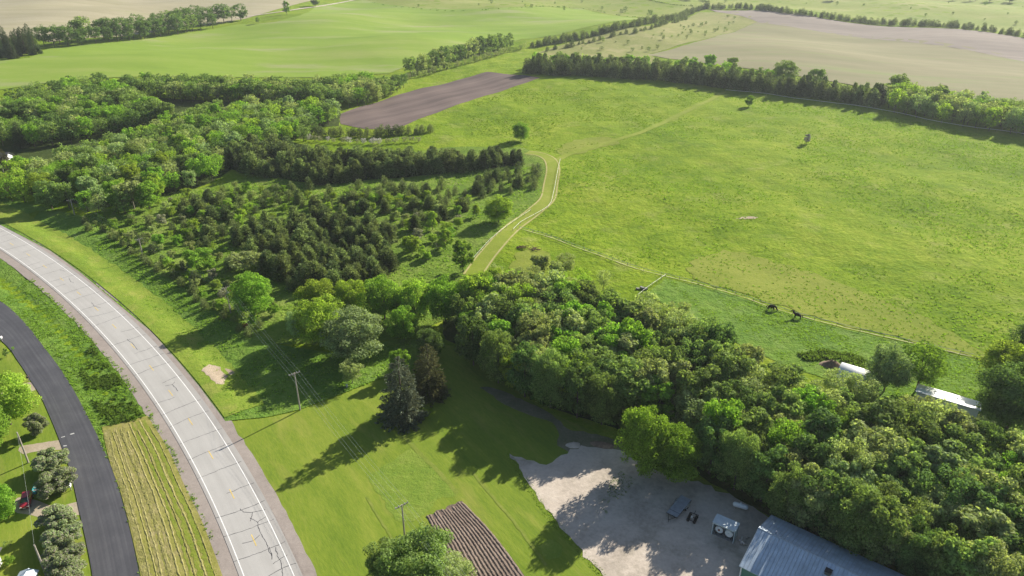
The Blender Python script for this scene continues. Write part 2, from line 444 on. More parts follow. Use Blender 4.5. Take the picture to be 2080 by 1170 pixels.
LEAF = {
    'white': leaf_mat('whitish_twigs', (0.50, 0.48, 0.43), (1, 1, 1), tr=0.3),
    'lime': leaf_mat('lime_leaves', (0.34, 0.45, 0.07), tr=0.5),
    'bright': leaf_mat('bright_green_leaves', (0.25, 0.395, 0.06), tr=0.5),
    'mid': leaf_mat('mid_green_leaves', (0.235, 0.315, 0.10), tr=0.48),
    'deep': leaf_mat('deep_green_leaves', (0.15, 0.225, 0.07), tr=0.44),
    'olive': leaf_mat('pale_olive_leaves', (0.36, 0.41, 0.18), tr=0.48, var=0.45),
    'silver': leaf_mat('silvery_leaves', (0.31, 0.40, 0.18), tr=0.42),
    'twig': leaf_mat('bare_twigs', (0.20, 0.17, 0.13), (1, 1, 1), tr=0.25, var=0.5),
    'lilac': leaf_mat('lilac_leaves', (0.33, 0.39, 0.19), tr=0.42, speck=(0.34, 0.30, 0.27), speck_amt=0.22),
    'blossom': leaf_mat('pale_blossom', (0.26, 0.29, 0.13), tr=0.35, speck=(0.50, 0.48, 0.42), speck_amt=0.4),
    'cedar': leaf_mat('cedar_foliage', (0.22, 0.27, 0.105), (1.05, 1.1, 0.65), tr=0.4, var=0.5),
    'cedar_dark': leaf_mat('dark_cedar_foliage', (0.15, 0.195, 0.08), (1.05, 1.1, 0.65), tr=0.32, var=0.5),
    'spruce_blue': leaf_mat('blue_spruce_needles', (0.125, 0.15, 0.10), (1.2, 1.0, 0.6), tr=0.25, var=0.45),
    'spruce': leaf_mat('spruce_needles', (0.115, 0.125, 0.055), (1.2, 1.0, 0.6), tr=0.25, var=0.45),
    'spruce_green': leaf_mat('green_spruce_needles', (0.10, 0.14, 0.06), (1.1, 1.05, 0.6), tr=0.28, var=0.45),
    'red': leaf_mat('rust_red_leaves', (0.26, 0.09, 0.04), (1, 1, 1), tr=0.35),
}
M['bark'] = plain('grey_brown_bark', (0.13, 0.105, 0.08), 0.9, spec=0.1, vary=0.35, scale=4.0)
M['bark_pale'] = plain('pale_bark', (0.24, 0.22, 0.18), 0.9, spec=0.1, vary=0.35, scale=4.0)
# ------------------------------------------------------------------ ground and fields
rng = np.random.default_rng(7)

def axis(fine, a, b, mids, far, g=1.35):
    xs = list(np.arange(a, b + 0.01, fine))
    def grow(x, sign):
        out = []; st = fine
        for lim, s in mids:
            while abs(x) < lim: x += sign * s; out.append(x)
            st = s
        while abs(x) < far: st *= g; x += sign * st; out.append(x)
        return out
    return np.array(sorted(grow(a, -1) + xs + grow(b, 1)))
gx = axis(3.0, -240, 240, [(840, 8)], 9000)
gy = np.r_[np.array([-9000, -4000, -1800, -800, -300, -100, 0, 30]), np.arange(54, 460, 3.0), np.arange(460, 1450, 8.0)]
ex = [1450.0]; st = 10.0
while ex[-1] < 12000: st *= 1.3; ex.append(ex[-1] + st)
gy = np.r_[gy, ex]
GX, GY = np.meshgrid(gx, gy)
Z = hgt(GX.ravel(), GY.ravel())
fade = 1 - smooth(1500, 3000, np.hypot(GX.ravel(), GY.ravel()))
nx, ny = len(gx), len(gy)
idx = np.arange(nx * ny).reshape(ny, nx)
F = np.stack([idx[:-1, :-1], idx[:-1, 1:], idx[1:, 1:], idx[1:, :-1]], -1).reshape(-1, 4)
ground = link('ground', fast_mesh('ground', np.c_[GX.ravel(), GY.ravel(), Z * fade], F, [M['pasture']], True))
tag(ground, 'wide bright green pasture grass running out to the horizon', 'ground', kind='structure')

def inside(poly, x, y):
    poly = np.asarray(poly); c = np.zeros(len(x), bool)
    j = len(poly) - 1
    for i in range(len(poly)):
        xi, yi = poly[i]; xj, yj = poly[j]
        if yi != yj:
            c ^= ((yi > y) != (yj > y)) & (x < (xj - xi) * (y - yi) / (yj - yi) + xi)
        j = i
    return c

def sheet(name, poly, mat, off, step, jit=0.0, px=True, parent=None, kind='structure', label=None, cat=None, curve=False):
    P = [W(*q)[:2] for q in poly] if px else list(poly)
    if curve: P = [tuple(q) for q in catmull(P + [P[0]], 4)[:-1]]
    B = []
    for i in range(len(P)):
        a, b = np.array(P[i]), np.array(P[(i + 1) % len(P)])
        L = np.hypot(*(b - a)); n = max(1, int(L / step))
        nrm = np.array([-(b - a)[1], (b - a)[0]]) / max(L, 1e-6)
        for k in range(n):
            j = rng.normal(0, jit) if jit and (k or curve) else 0.0
            B.append(a + (b - a) * k / n + nrm * j)
    B = np.array(B)
    lo, hi = B.min(0), B.max(0)
    lx, ly = np.meshgrid(np.arange(lo[0], hi[0], step), np.arange(lo[1], hi[1], step))
    lx = lx.ravel() + 0.11; ly = ly.ravel() + 0.07
    k = inside(B, lx, ly)
    pts = [Vector(q) for q in B] + [Vector((a, b)) for a, b in zip(lx[k], ly[k])]
    vs, es, fs, *_ = delaunay_2d_cdt(pts, [], [list(range(len(B)))], 1, 1e-4)
    A = np.array([(v.x, v.y) for v in vs])
    V = np.c_[A, hgt(A[:, 0], A[:, 1]) + off]
    F = np.array([f for f in fs if len(f) == 3])
    # make every face look up
    a, b, c = V[F[:, 0]], V[F[:, 1]], V[F[:, 2]]
    flip = np.cross(b - a, c - a)[:, 2] < 0
    F[flip] = F[flip][:, ::-1]
    o = link(name, fast_mesh(name, V, F, [mat], True), parent)
    if parent is None: tag(o, label, cat, kind=kind)
    return o

def strip(name, line_a, line_b, mat, off, parent=None, uvs=False, n_across=1, za=None):
    A, B = np.asarray(line_a), np.asarray(line_b)
    n = len(A); m = n_across + 1
    V = np.zeros((n, m, 3)); 
    for j in range(m):
        t = j / n_across
        V[:, j, :2] = A * (1 - t) + B * t
        V[:, j, 2] = (hgt(V[:, j, 0], V[:, j, 1]) if za is None else za) + off
    idx = np.arange(n * m).reshape(n, m)
    F = np.stack([idx[:-1, :-1], idx[:-1, 1:], idx[1:, 1:], idx[1:, :-1]], -1).reshape(-1, 4)
    V = V.reshape(-1, 3)
    a, b, c = V[F[:, 0]], V[F[:, 1]], V[F[:, 2]]
    if np.median(np.cross(b - a, c - a)[:, 2]) < 0: F = F[:, ::-1]
    me = fast_mesh(name, V, F, [mat], True)
    if uvs:
        s = np.r_[0, np.cumsum(np.hypot(*np.diff(A, axis=0).T))]
        wd = np.hypot(*(B - A).T).mean()
        U = np.zeros((n, m, 2)); U[:, :, 0] = np.linspace(0, wd, m)[None]; U[:, :, 1] = s[:, None]
        U = U.reshape(-1, 2)
        lay = me.uv_layers.new(name='UVMap')
        li = np.zeros(len(me.loops), np.int32); me.loops.foreach_get('vertex_index', li)
        lay.data.foreach_set('uv', U[li].ravel().astype(np.float32))
    return link(name, me, parent)

# fields of the far country
sheet('far_pasture', [(560, -20), (740, 0), (850, 17), (1000, 20), (1180, 16), (1330, 40), (1420, 14), (1510, 10), (1700, 32), (2080, 66), (2700, 120), (2700, -75), (1500, -75), (560, -75)], M['far_pasture'], 0.15, 16, label='pale far pasture dotted with bushes beyond the hedge rows', cat='pasture')
sheet('crop_field', [(-600, 245), (-200, 215), (0, 183), (120, 165), (230, 158), (420, 155), (640, 158), (790, 150), (850, 125), (960, 100), (1060, 80), (1140, 70), (1325, 42), (1180, 17), (1000, 20), (850, 17), (740, 0), (690, 4), (640, 12), (610, 32), (560, 45), (480, 50), (380, 68), (240, 86), (100, 98), (60, 118), (-100, 135), (-600, 190)], M['crop'], 0.30, 12, label='rolling bright green young crop field', cat='field')
sheet('stubble_field', [(-900, 150), (-200, 98), (60, 72), (100, 86), (250, 74), (380, 56), (500, 38), (560, 20), (640, 0), (660, -30), (300, -60), (-900, -30)], M['tan_field'], 0.22, 14, label='pale tan stubble field behind the tree row', cat='field')
sheet('seeded_field', [(1312, 112), (1400, 90), (1540, 44), (1700, 66), (2080, 120), (2600, 170), (2600, 300), (2080, 215), (1900, 200), (1650, 160), (1480, 135)], M['grey_field'], 0.30, 12, 0.4, label='grey brown seeded field with a faint green tinge', cat='field')
sheet('stubble_strip', [(1440, 20), (1495, 22), (1700, 43), (2080, 78), (2600, 125), (2600, 178), (2080, 126), (1700, 70), (1545, 47)], M['purple_field'], 0.36, 12, 0.3, label='mauve brown bare stubble along the far hedge', cat='field')
sheet('prairie', [(1085, 108), (1140, 92), (1330, 52), (1420, 25), (1480, 23), (1545, 42), (1440, 78), (1320, 110), (1340, 130), (1200, 135), (1100, 128)], M['prairie'], 0.26, 10, 0.5, label='dry pale prairie grass between hedge and seeded field', cat='prairie')
sheet('tilled_plot', [(688, 233), (735, 216), (850, 181), (990, 146), (1032, 151), (1098, 158), (960, 203), (850, 242), (800, 264), (740, 262), (692, 252)], M['far_soil'], 0.12, 3.0, 0.12, label='bare dark tilled plot beside the green pasture', cat='field')
sheet('tan_pasture', [(1395, 545), (1420, 525), (1470, 512), (1560, 527), (1700, 572), (1850, 632), (1960, 690), (2010, 735), (1960, 722), (1800, 680), (1650, 645), (1500, 595), (1420, 572)], M['brome'], 0.10, 2.5, 0.9, curve=True, label='paler tan swath of pasture along the fence', cat='pasture')
sheet('paddock', [(1350, 566), (1420, 580), (1500, 603), (1570, 628), (1660, 654), (1750, 676), (1850, 700), (1990, 732), (2150, 775), (2250, 960), (2000, 880), (1800, 810), (1600, 745), (1480, 690), (1400, 640), (1310, 600)], M['lush'], 0.08, 3.0, 0.3, label='lush green paddock strip below the pasture fence', cat='paddock')
sheet('clearing', [(165, 440), (330, 395), (560, 350), (900, 300), (1062, 300), (1105, 318), (1120, 345), (1105, 395), (1050, 445), (1000, 485), (950, 545), (930, 640), (800, 690), (560, 700), (420, 620), (290, 530)], M['clearing'], 0.08, 3.0, 0.4, label='rough grass clearing scattered with cedars and shrubs', cat='clearing')
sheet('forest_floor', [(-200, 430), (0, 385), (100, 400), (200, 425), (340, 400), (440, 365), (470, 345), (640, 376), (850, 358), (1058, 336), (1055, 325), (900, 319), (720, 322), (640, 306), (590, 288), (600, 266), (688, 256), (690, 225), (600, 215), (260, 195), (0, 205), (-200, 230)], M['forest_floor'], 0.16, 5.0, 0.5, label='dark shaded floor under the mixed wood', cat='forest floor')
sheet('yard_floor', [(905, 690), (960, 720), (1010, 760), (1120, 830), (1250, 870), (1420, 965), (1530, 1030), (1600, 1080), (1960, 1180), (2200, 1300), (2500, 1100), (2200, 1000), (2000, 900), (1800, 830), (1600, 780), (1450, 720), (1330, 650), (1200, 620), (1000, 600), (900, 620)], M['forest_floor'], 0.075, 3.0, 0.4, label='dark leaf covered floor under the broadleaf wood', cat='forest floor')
sheet('lawn', [(458, 858), (540, 850), (610, 834), (700, 800), (770, 772), (830, 760), (900, 700), (935, 705), (1000, 765), (1110, 835), (1190, 870), (1260, 905), (1140, 960), (1060, 935), (1110, 1035), (1225, 1170), (1320, 1300), (700, 1300), (640, 1172), (584, 1062), (536, 976), (494, 915)], M['lawn'], 0.06, 2.5, 0.05, label='smooth mown yellow green lawn beside the highway', cat='lawn')
sheet('gravel_yard', [(1035, 922), (1070, 935), (1110, 945), (1140, 925), (1180, 905), (1260, 915), (1330, 955), (1430, 985), (1530, 1030), (1575, 1060), (1560, 1190), (1530, 1320), (1310, 1320), (1225, 1170), (1165, 1100), (1108, 1035), (1075, 985)], M['yard'], 0.09, 1.2, 0.28, label='pale gravel yard in front of the metal barn', cat='yard')
sheet('weedy_gravel', [(975, 785), (1010, 790), (1075, 818), (1130, 850), (1150, 872), (1200, 880), (1290, 905), (1270, 935), (1180, 930), (1135, 905), (1130, 865), (1080, 845), (1010, 812)], M['thin_gravel'], 0.08, 1.2, 0.25, curve=True, label='thin weedy gravel at the edge of the wood', cat='gravel')
sheet('left_lawn', [(-300, 560), (0, 693), (38, 738), (62, 775), (82, 806), (101, 847), (120, 894), (144, 964), (161, 1039), (188, 1172), (203, 1290), (-300, 1290), (-500, 800)], M['lawn'], 0.02, 3.0, 0.0, label='shaded lawn of the house beside the frontage road', cat='lawn')
for pts in ([(121, 894), (126, 912), (100, 914), (70, 918), (45, 922), (40, 908), (75, 901), (100, 897)], [(156, 1020), (163, 1046), (120, 1040), (85, 1050), (60, 1045), (30, 1040), (35, 1012), (70, 1015), (110, 1028)], [(66, 776), (72, 792), (45, 800), (20, 812), (0, 800), (40, 782)]):
    sheet('driveway', pts, M['drive'], 0.035, 1.2, 0.06, curve=True, label='gravel driveway joining the frontage road', cat='driveway')
sheet('bare_patch', [(410, 755), (425, 742), (450, 748), (478, 757), (462, 768), (456, 782), (436, 778), (424, 765)], M['bare_earth'], 0.24, 0.8, 0.15, curve=True, label='bare earth patch in the roadside grass', cat='earth')

# verges: right of the highway a mown strip, then long grass; between the roads long grass
nvis = slice(0, len(CL))
sheet('long_grass', [(-300, 330), (0, 400), (170, 440), (290, 530), (420, 620), (560, 700), (690, 720), (800, 690), (905, 690), (830, 758), (770, 770), (700, 798), (610, 832), (540, 848), (458, 856), (405, 785), (369, 742), (308, 674), (246, 623), (164, 554), (103, 510), (0, 457), (-300, 340)], M['lush'], 0.12, 2.5, 0.0, label='long lush grass between highway and cedar wood', cat='grass')
kv = np.where((CL[:, 1] > 128) & (CL[:, 1] < 330))[0]
o = strip('mown_verge', offset_line(CL, 6.5)[kv], offset_line(CL, 16.0)[kv] + rng.normal(0, 0.25, (len(kv), 2)), M['verge'], 0.22, n_across=6)
tag(o, 'light yellow green mown strip along the highway', 'verge', kind='structure')
mv = [flat(*q) for q in [(-300, 395), (-100, 470), (0, 522), (62, 564), (137, 629), (191, 691), (246, 746), (274, 787), (308, 838), (352, 914), (386, 989), (421, 1061), (462, 1170), (500, 1290)]]
fr = [tuple(q) for q in FRw[::5]]
sheet('roadside_grass', mv + fr[::-1], M['lush'], 0.07, 2.0, 0.0, px=False, label='long lush grass between highway and frontage road', cat='grass')
hay_l = catmull([flat(*q) for q in [(207, 868), (222, 935), (245, 1000), (266, 1080), (286, 1170), (308, 1290)]], 8)
hay_r = catmull([flat(*q) for q in [(300, 845), (342, 914), (376, 989), (411, 1061), (452, 1170), (490, 1290)]], 8)
hay = sheet('hay_strip', [tuple(q) for q in hay_l] + [tuple(q) for q in hay_r[::-1]], M['hay_ground'], 0.14, 1.5, 0.15, px=False, label='strip of cut grass with windrows between the roads', cat='hay strip')
for t0_, t1_, mk in [(0.02, 0.13, 'hay_dark'), (0.22, 0.31, 'straw_scatter'), (0.40, 0.45, 'straw_scatter'), (0.6, 0.64, 'hay_green'), (0.7, 0.77, 'hay_green'), (0.83, 0.90, 'hay_green')]:
    pa, pb = resample(hay_l * (1 - t0_) + hay_r * t0_, 0.8)[0], resample(hay_l * (1 - t1_) + hay_r * t1_, 0.8)[0]
    n_ = min(len(pa), len(pb)); strip('hay_band', pa[2:n_] + rng.normal(0, 0.12, (n_ - 2, 2)), pb[2:n_] + rng.normal(0, 0.12, (n_ - 2, 2)), M[mk], 0.165, hay)
for t, wd, mk in [(0.10, 0.30, 'hay'), (0.26, 0.34, 'hay'), (0.36, 0.8, 'hay_dark'), (0.47, 0.34, 'hay'), (0.56, 0.30, 'hay'), (0.67, 0.28, 'hay_dark'), (0.79, 0.34, 'hay'), (0.91, 0.26, 'hay_dark'), (0.19, 0.22, 'hay')]:
    pl, s = resample(hay_l * (1 - t) + hay_r * t, 0.45)
    pl = pl + np.c_[np.interp(s, np.arange(0, 240, 4.0), rng.normal(0, 0.09, 60)), 0 * s] + rng.normal(0, 0.035, pl.shape)
    k = slice(int(rng.integers(2, 12)), None); pl = pl[k]
    w = wd * 0.62 * (0.45 + 0.9 * rng.random(len(pl))); V = []
    a, b = offset_line(pl, 1.0) - pl, None
    z0 = hgt(pl[:, 0], pl[:, 1]) + 0.14
    tp = 0.04 + 0.07 * rng.random(len(pl))
    V = np.stack([np.c_[pl + a * -w[:, None], z0 - 0.02], np.c_[pl + a * (-0.4 * w)[:, None], z0 + tp], np.c_[pl + a * (0.35 * w)[:, None], z0 + tp * 0.9], np.c_[pl + a * w[:, None], z0 - 0.02]], 1)
    n = len(pl); idx = np.arange(n * 4).reshape(n, 4)
    Fq = np.stack([idx[:-1, :-1], idx[:-1, 1:], idx[1:, 1:], idx[1:, :-1]], -1).reshape(-1, 4)
    link('windrow', fast_mesh('windrow', V.reshape(-1, 3), Fq, [M[mk]], False), hay)

# garden plot with ridges
gl = catmull([flat(*q) for q in [(866, 1050), (895, 1105), (925, 1170), (960, 1240), (1000, 1320)]], 10)
gr = catmull([flat(*q) for q in [(938, 1018), (1000, 1083), (1065, 1170), (1110, 1240), (1160, 1320)]], 10)
garden = sheet('garden_plot', [tuple(q) for q in gl] + [tuple(q) for q in gr[::-1]], M['soil'], 0.10, 0.7, 0.22, px=False, label='tilled garden plot with long ridges on the lawn', cat='garden plot')
NR = 15
for i in range(NR):
    t = (i + 0.5) / NR
    pl, s = resample(gl * (1 - t) + gr * t, 0.4)
    pl = pl[int(rng.integers(0, 5)):]
    pl = pl + rng.normal(0, 0.03, pl.shape)
    a = offset_line(pl, 1.0) - pl
    w = 0.28 * (0.8 + 0.4 * rng.random(len(pl))); z0 = hgt(pl[:, 0], pl[:, 1]) + 0.10; tp = 0.08 + 0.08 * rng.random(len(pl))
    V = np.stack([np.c_[pl - a * w[:, None], z0 - 0.02], np.c_[pl - a * (0.3 * w)[:, None], z0 + tp], np.c_[pl + a * (0.3 * w)[:, None], z0 + tp], np.c_[pl + a * w[:, None], z0 - 0.02]], 1)
    n = len(pl); idx = np.arange(n * 4).reshape(n, 4)
    Fq = np.stack([idx[:-1, :-1], idx[:-1, 1:], idx[1:, 1:], idx[1:, :-1]], -1).reshape(-1, 4)
    link('soil_ridge', fast_mesh('soil_ridge', V.reshape(-1, 3), Fq, [M['soil_ridge']], False), garden)

sheet('dry_patch', [(1128, 302), (1160, 288), (1200, 280), (1240, 280), (1255, 291), (1215, 300), (1180, 312), (1140, 314)], M['brome'], 0.11, 2.0, 0.8, curve=True, label='pale dry patch of pasture at the trail fork', cat='pasture')
sheet('dry_patch', [(1045, 520), (1075, 505), (1110, 515), (1120, 540), (1080, 560), (1040, 550)], M['brome'], 0.10, 1.5, 0.7, curve=True, label='pale dry grass around the brush piles', cat='pasture')
sheet('bare_patch', [(1492, 445), (1508, 441), (1532, 440.5), (1536, 443), (1514, 446)], M['bare_earth'], 0.12, 0.8, 0.3, curve=True, label='small bare earth patch in the middle of the pasture', cat='earth')
# trail
tr_pl = catmull([W(*q)[:2] for q in [(960, 560), (985, 525), (1010, 495), (1045, 460), (1085, 430), (1112, 405), (1119, 375), (1124, 345), (1118, 325), (1098, 314), (1070, 310)]], 6)
tr2 = catmull([W(*q)[:2] for q in [(1122, 335), (1150, 316), (1210, 297), (1300, 270), (1360, 243), (1420, 213), (1472, 186)]], 6)
o = strip('trail', offset_line(tr_pl, -3.4), offset_line(tr_pl, 3.4), M['trail'], 0.14, n_across=4); tag(o, 'worn grassy trail curving past the cedars', 'trail', kind='structure')
for d in (-3.3, 2.5):
    strip('wheel_track', offset_line(tr_pl, d), offset_line(tr_pl, d + 0.6), M['rut'], 0.17, o)
o = strip('trail', offset_line(tr2, -1.7), offset_line(tr2, 1.7), M['trail'], 0.155, n_across=2); tag(o, 'pale mown trail crossing the green pasture', 'trail', kind='structure')

# far farm track on the field edge
fp = catmull([W(*q)[:2] for q in [(480, 38), (560, 26), (620, 17), (690, 6), (740, -4)]], 6)
o = strip('farm_track', offset_line(fp, -2), offset_line(fp, 2), M['yard'], 0.5); tag(o, 'pale gravel farm track beyond the crop field', 'track', kind='structure')

# highway: concrete lanes, paved edge, gravel shoulders, paint, sealed cracks
# every strip sits on its own level; z = 0 on the road
r0, r1 = offset_line(CL, -4.35), offset_line(CL, 4.95)
sh = strip('gravel_shoulder', offset_line(CL, -7.0) + rng.normal(0, 0.12, CL.shape), offset_line(CL, -4.3), M['shoulder'], 0.10, n_across=2, za=0.0)
tag(sh, 'brown gravel shoulder on the frontage road side of the highway', 'shoulder', kind='structure')
sh = strip('gravel_shoulder', offset_line(CL, 4.9), offset_line(CL, 7.1) + rng.normal(0, 0.12, CL.shape), M['shoulder'], 0.10, n_across=2, za=0.0)
tag(sh, 'brown gravel shoulder on the cedar wood side of the highway', 'shoulder', kind='structure')
hw = strip('highway', r0, r1, M['concrete'], 0.14, uvs=True, n_across=6, za=0.0)
tag(hw, 'grey concrete two lane highway with sealed cracks', 'highway', kind='structure')
for d in (-4.34, 3.85):
    strip('paved_edge', offset_line(CL, d), offset_line(CL, d + (0.5 if d < 0 else 1.1)), M['concrete2'], 0.146, hw, True, za=0.0)
for d in (-3.72, 3.58):
    strip('edge_line', offset_line(CL, d), offset_line(CL, d + 0.17), M['white_paint'], 0.152, hw, za=0.0)
s0 = CS[np.argmin(np.hypot(CL[:, 0] - dw[-1][0], CL[:, 1] - dw[-1][1]))]
sp = 14.42
for k in range(-2, 28):
    a, b = s0 + k * sp - 1.6, s0 + k * sp + 1.6
    s = np.linspace(a, b, 4)
    c = np.c_[np.interp(s, CS, CL[:, 0]), np.interp(s, CS, CL[:, 1])]
    if s[0] < 0: continue
    strip('lane_dash', offset_line(c, -0.09), offset_line(c, 0.09), M['yellow_paint'], 0.152, hw, za=0.0)
def crack(pts, w, z=0.149):
    P, s = resample(np.array(pts, float), 0.45)
    if len(P) < 3: return
    P = P + rng.normal(0, 0.045, P.shape)
    ww = w * (0.55 + 0.6 * rng.random(len(P)))[:, None]
    a = offset_line(P, 1.0) - P
    strip('crack', P - a * ww, P + a * ww, M['tar'], z, hw, za=0.0)
def at_road(s, d):
    c = np.array([np.interp(s, CS, CL[:, 0]), np.interp(s, CS, CL[:, 1])])
    e = np.array([np.interp(s + 1, CS, CL[:, 0]), np.interp(s + 1, CS, CL[:, 1])]) - c
    e /= np.hypot(*e)
    return c + np.array([e[1], -e[0]]) * d
s = s0 - 30
while s < s0 + 320:
    bend = rng.normal(0, 0.5)
    full = rng.random() < 0.8
    d0, d1 = (-4.3, 4.9) if full else ((-4.3, rng.uniform(-0.5, 2)) if rng.random() < 0.5 else (rng.uniform(-1.5, 1), 4.9))
    crack([at_road(s + bend * math.sin(t * 2.2) + rng.normal(0, 0.08), d0 + (d1 - d0) * t) for t in np.linspace(0, 1, 7)], 0.062)
    s += rng.uniform(4.5, 8.5)
for pts in ([(488, 1034), (494, 1041), (513, 1042), (540, 1036)], [(513, 1042), (508, 1062)], [(508, 1053), (525, 1063), (524, 1070), (531, 1085), (543, 1107), (548, 1122), (552, 1132)], [(547, 1112), (553, 1130), (552, 1140)], [(560, 1112), (565, 1133), (570, 1140), (572, 1150), (574, 1165), (580, 1190)],
            [(524, 1061), (545, 1048)], [(335, 785), (350, 782), (358, 790), (362, 797)], [(350, 783), (356, 776)], [(258, 690), (268, 697), (274, 704), (280, 712)], [(122, 549), (134, 552)], [(140, 565), (144, 573), (150, 575)], [(186, 615), (192, 623), (206, 626)], [(492, 1105), (515, 1100), (530, 1086)], [(556, 1146), (570, 1136), (585, 1128)]):
    crack([flat(*q) for q in pts], 0.055, 0.1505)
ft = strip('frontage_road', FLw, FRw, M['asphalt'], 0.12, uvs=True, n_across=4, za=0.0)
tag(ft, 'dark asphalt frontage road curving beside the highway', 'road', kind='structure')
# worn white marks by the driveway
for q in ([(124, 889), (132, 886.6), (132.5, 888), (124.5, 890)], [(142, 882.4), (151, 880), (151.5, 882), (142.5, 884)], [(129, 906), (136, 905.3), (136, 907), (129.5, 907.8)]):
    b = MB(); b.add([(*flat(*p), 0.127) for p in q], [(0, 1, 2, 3)]); b.build('paint_mark', M['worn_paint'], ft)

# worn and greener patches on lawn and yard
for pts, mk, off, nm, lb in (([(745, 968), (800, 935), (835, 912), (880, 955), (928, 1003), (890, 1015), (862, 1045), (815, 1062), (780, 1020)], 'old_bed', 0.085, 'old_garden_bed', 'coarser greener patch of old garden on the lawn'),
                         ([(1095, 1112), (1115, 1098), (1138, 1108), (1140, 1128), (1112, 1138)], 'old_bed', 0.085, 'old_flower_bed', 'pale round patch on the lawn beside the gravel yard')):
    sheet(nm, pts, M[mk], off, 0.9, 0.22, curve=True, label=lb, cat='patch')
for pts, w_, lb in (([(818, 884), (850, 918), (890, 958), (930, 1003)], 0.45, 'dry worn track from the spruces to the garden plot'), ([(745, 1010), (775, 1060), (800, 1100)], 0.25, 'faint dry edge line beside the garden tree'), ([(960, 960), (1010, 1020), (1060, 1080), (1110, 1150)], 0.3, 'faint dry wheel track across the lawn')):
    pl = catmull([W(*q)[:2] for q in pts], 8); pl = pl + rng.normal(0, 0.06, pl.shape)
    o = strip('worn_track', offset_line(pl, -w_), offset_line(pl, w_), M['lawn_dry'], 0.10); tag(o, lb, 'track', kind='structure')
# ------------------------------------------------------------------ trees
def unit(v): return v / np.maximum(np.linalg.norm(v, axis=1), 1e-9)[:, None]

def cards(P, Nn, size, r, asp=0.62):
    """diamond leaf cards at P facing Nn"""
    n = len(P)
    t = unit(np.cross(Nn, r.normal(size=(n, 3))))
    b = np.cross(Nn, t)
    s = size[:, None]
    V = np.stack([P + t * s, P + b * s * asp, P - t * s, P - b * s * asp], 1).reshape(-1, 3)
    F = np.arange(4 * n).reshape(n, 4)
    return V, F

def sprays(P, D, length, width, r):
    """narrow pointed quads from P along D"""
    n = len(P)
    s = unit(np.cross(D, r.normal(size=(n, 3))))
    L = length[:, None]; w = width[:, None]
    V = np.stack([P, P + D * L * 0.45 + s * w, P + D * L, P + D * L * 0.45 - s * w], 1).reshape(-1, 3)
    return V, np.arange(4 * n).reshape(n, 4)

def broad_crown(seed, n=3600, lobes=34, wid=4.3, low=0.22, top=12.0, leaf=0.30, openness=0.0, shape='round', droop=0.0, lobe_r=(0.13, 0.30)):
    """crown of a 12 m tree: leaf clumps on many lobes inside an uneven envelope"""
    r = np.random.default_rng(seed)
    zc = top * (low + (1 - low) / 2); rz = top * (1 - low) / 2
    d = unit(r.normal(size=(lobes, 3)))
    rad = r.uniform(0.30, 0.86, lobes) ** 0.6 * 0.9
    bump = 1 + 0.22 * np.sin(3 * np.arctan2(d[:, 1], d[:, 0]) + r.uniform(0, 6)) * (1 - np.abs(d[:, 2]))
    d = np.sign(d) * np.abs(d) ** 0.72
    d *= (1.0 / np.maximum(1.0, np.linalg.norm(d, axis=1)))[:, None] ** 0.5
    C = d * rad[:, None] * bump[:, None] * np.array([wid, wid, rz])
    if shape == 'tall': C[:, :2] *= (1 - 0.35 * C[:, 2:3] / rz)
    if shape == 'vase': C[:, :2] *= (0.75 + 0.4 * (C[:, 2:3] / rz + 1) / 2 * 1.2)
    C[:, 2] += zc
    lr = wid * r.uniform(*lobe_r, lobes)
    cnt = (n * lr ** 2 / (lr ** 2).sum()).astype(int) + 1
    PP, NN = [], []
    for c, q, k in zip(C, lr, cnt):
        e = unit(r.normal(size=(k, 3)))
        e[:, 2] = np.abs(e[:, 2]) * np.where(r.random(k) < 0.78, 1, -1)
        rr = q * r.uniform(0.55, 1.12, k) ** (0.8)
        p = c + e * rr[:, None] * np.array([1, 1, 0.85])
        PP.append(p); NN.append(unit(e * 0.85 + np.array([0, 0, 0.3]) + r.normal(size=(k, 3)) * 0.62))
    P = np.vstack(PP); Nn = np.vstack(NN)
    if droop: P[:, 2] -= droop * r.random(len(P)) * 1.2
    P[:, 2] = np.maximum(P[:, 2], top * low * 0.6)
    size = leaf * r.uniform(0.6, 1.35, len(P))
    return cards(P, Nn, size, r), C

def trunk_mesh(seed, C, top=12.0, base=0.2, n=6, name='trunk'):
    r = np.random.default_rng(seed + 500); b = MB()
    fork = top * r.uniform(0.24, 0.34)
    b.poly_tube([(0, 0, -0.3), (0, 0, 0.4), (r.normal(0, 0.1), r.normal(0, 0.1), fork)], [base * 1.5, base, base * 0.75], n)
    f = Vector((0, 0, fork))
    for c in C[r.permutation(len(C))[:9]]:
        m_ = f.lerp(Vector(c), 0.5) + Vector((r.normal(0, 0.3), r.normal(0, 0.3), r.uniform(0, 0.6)))
        b.poly_tube([f, m_, Vector(c)], [base * 0.55, base * 0.32, base * 0.08], 5)
    return b

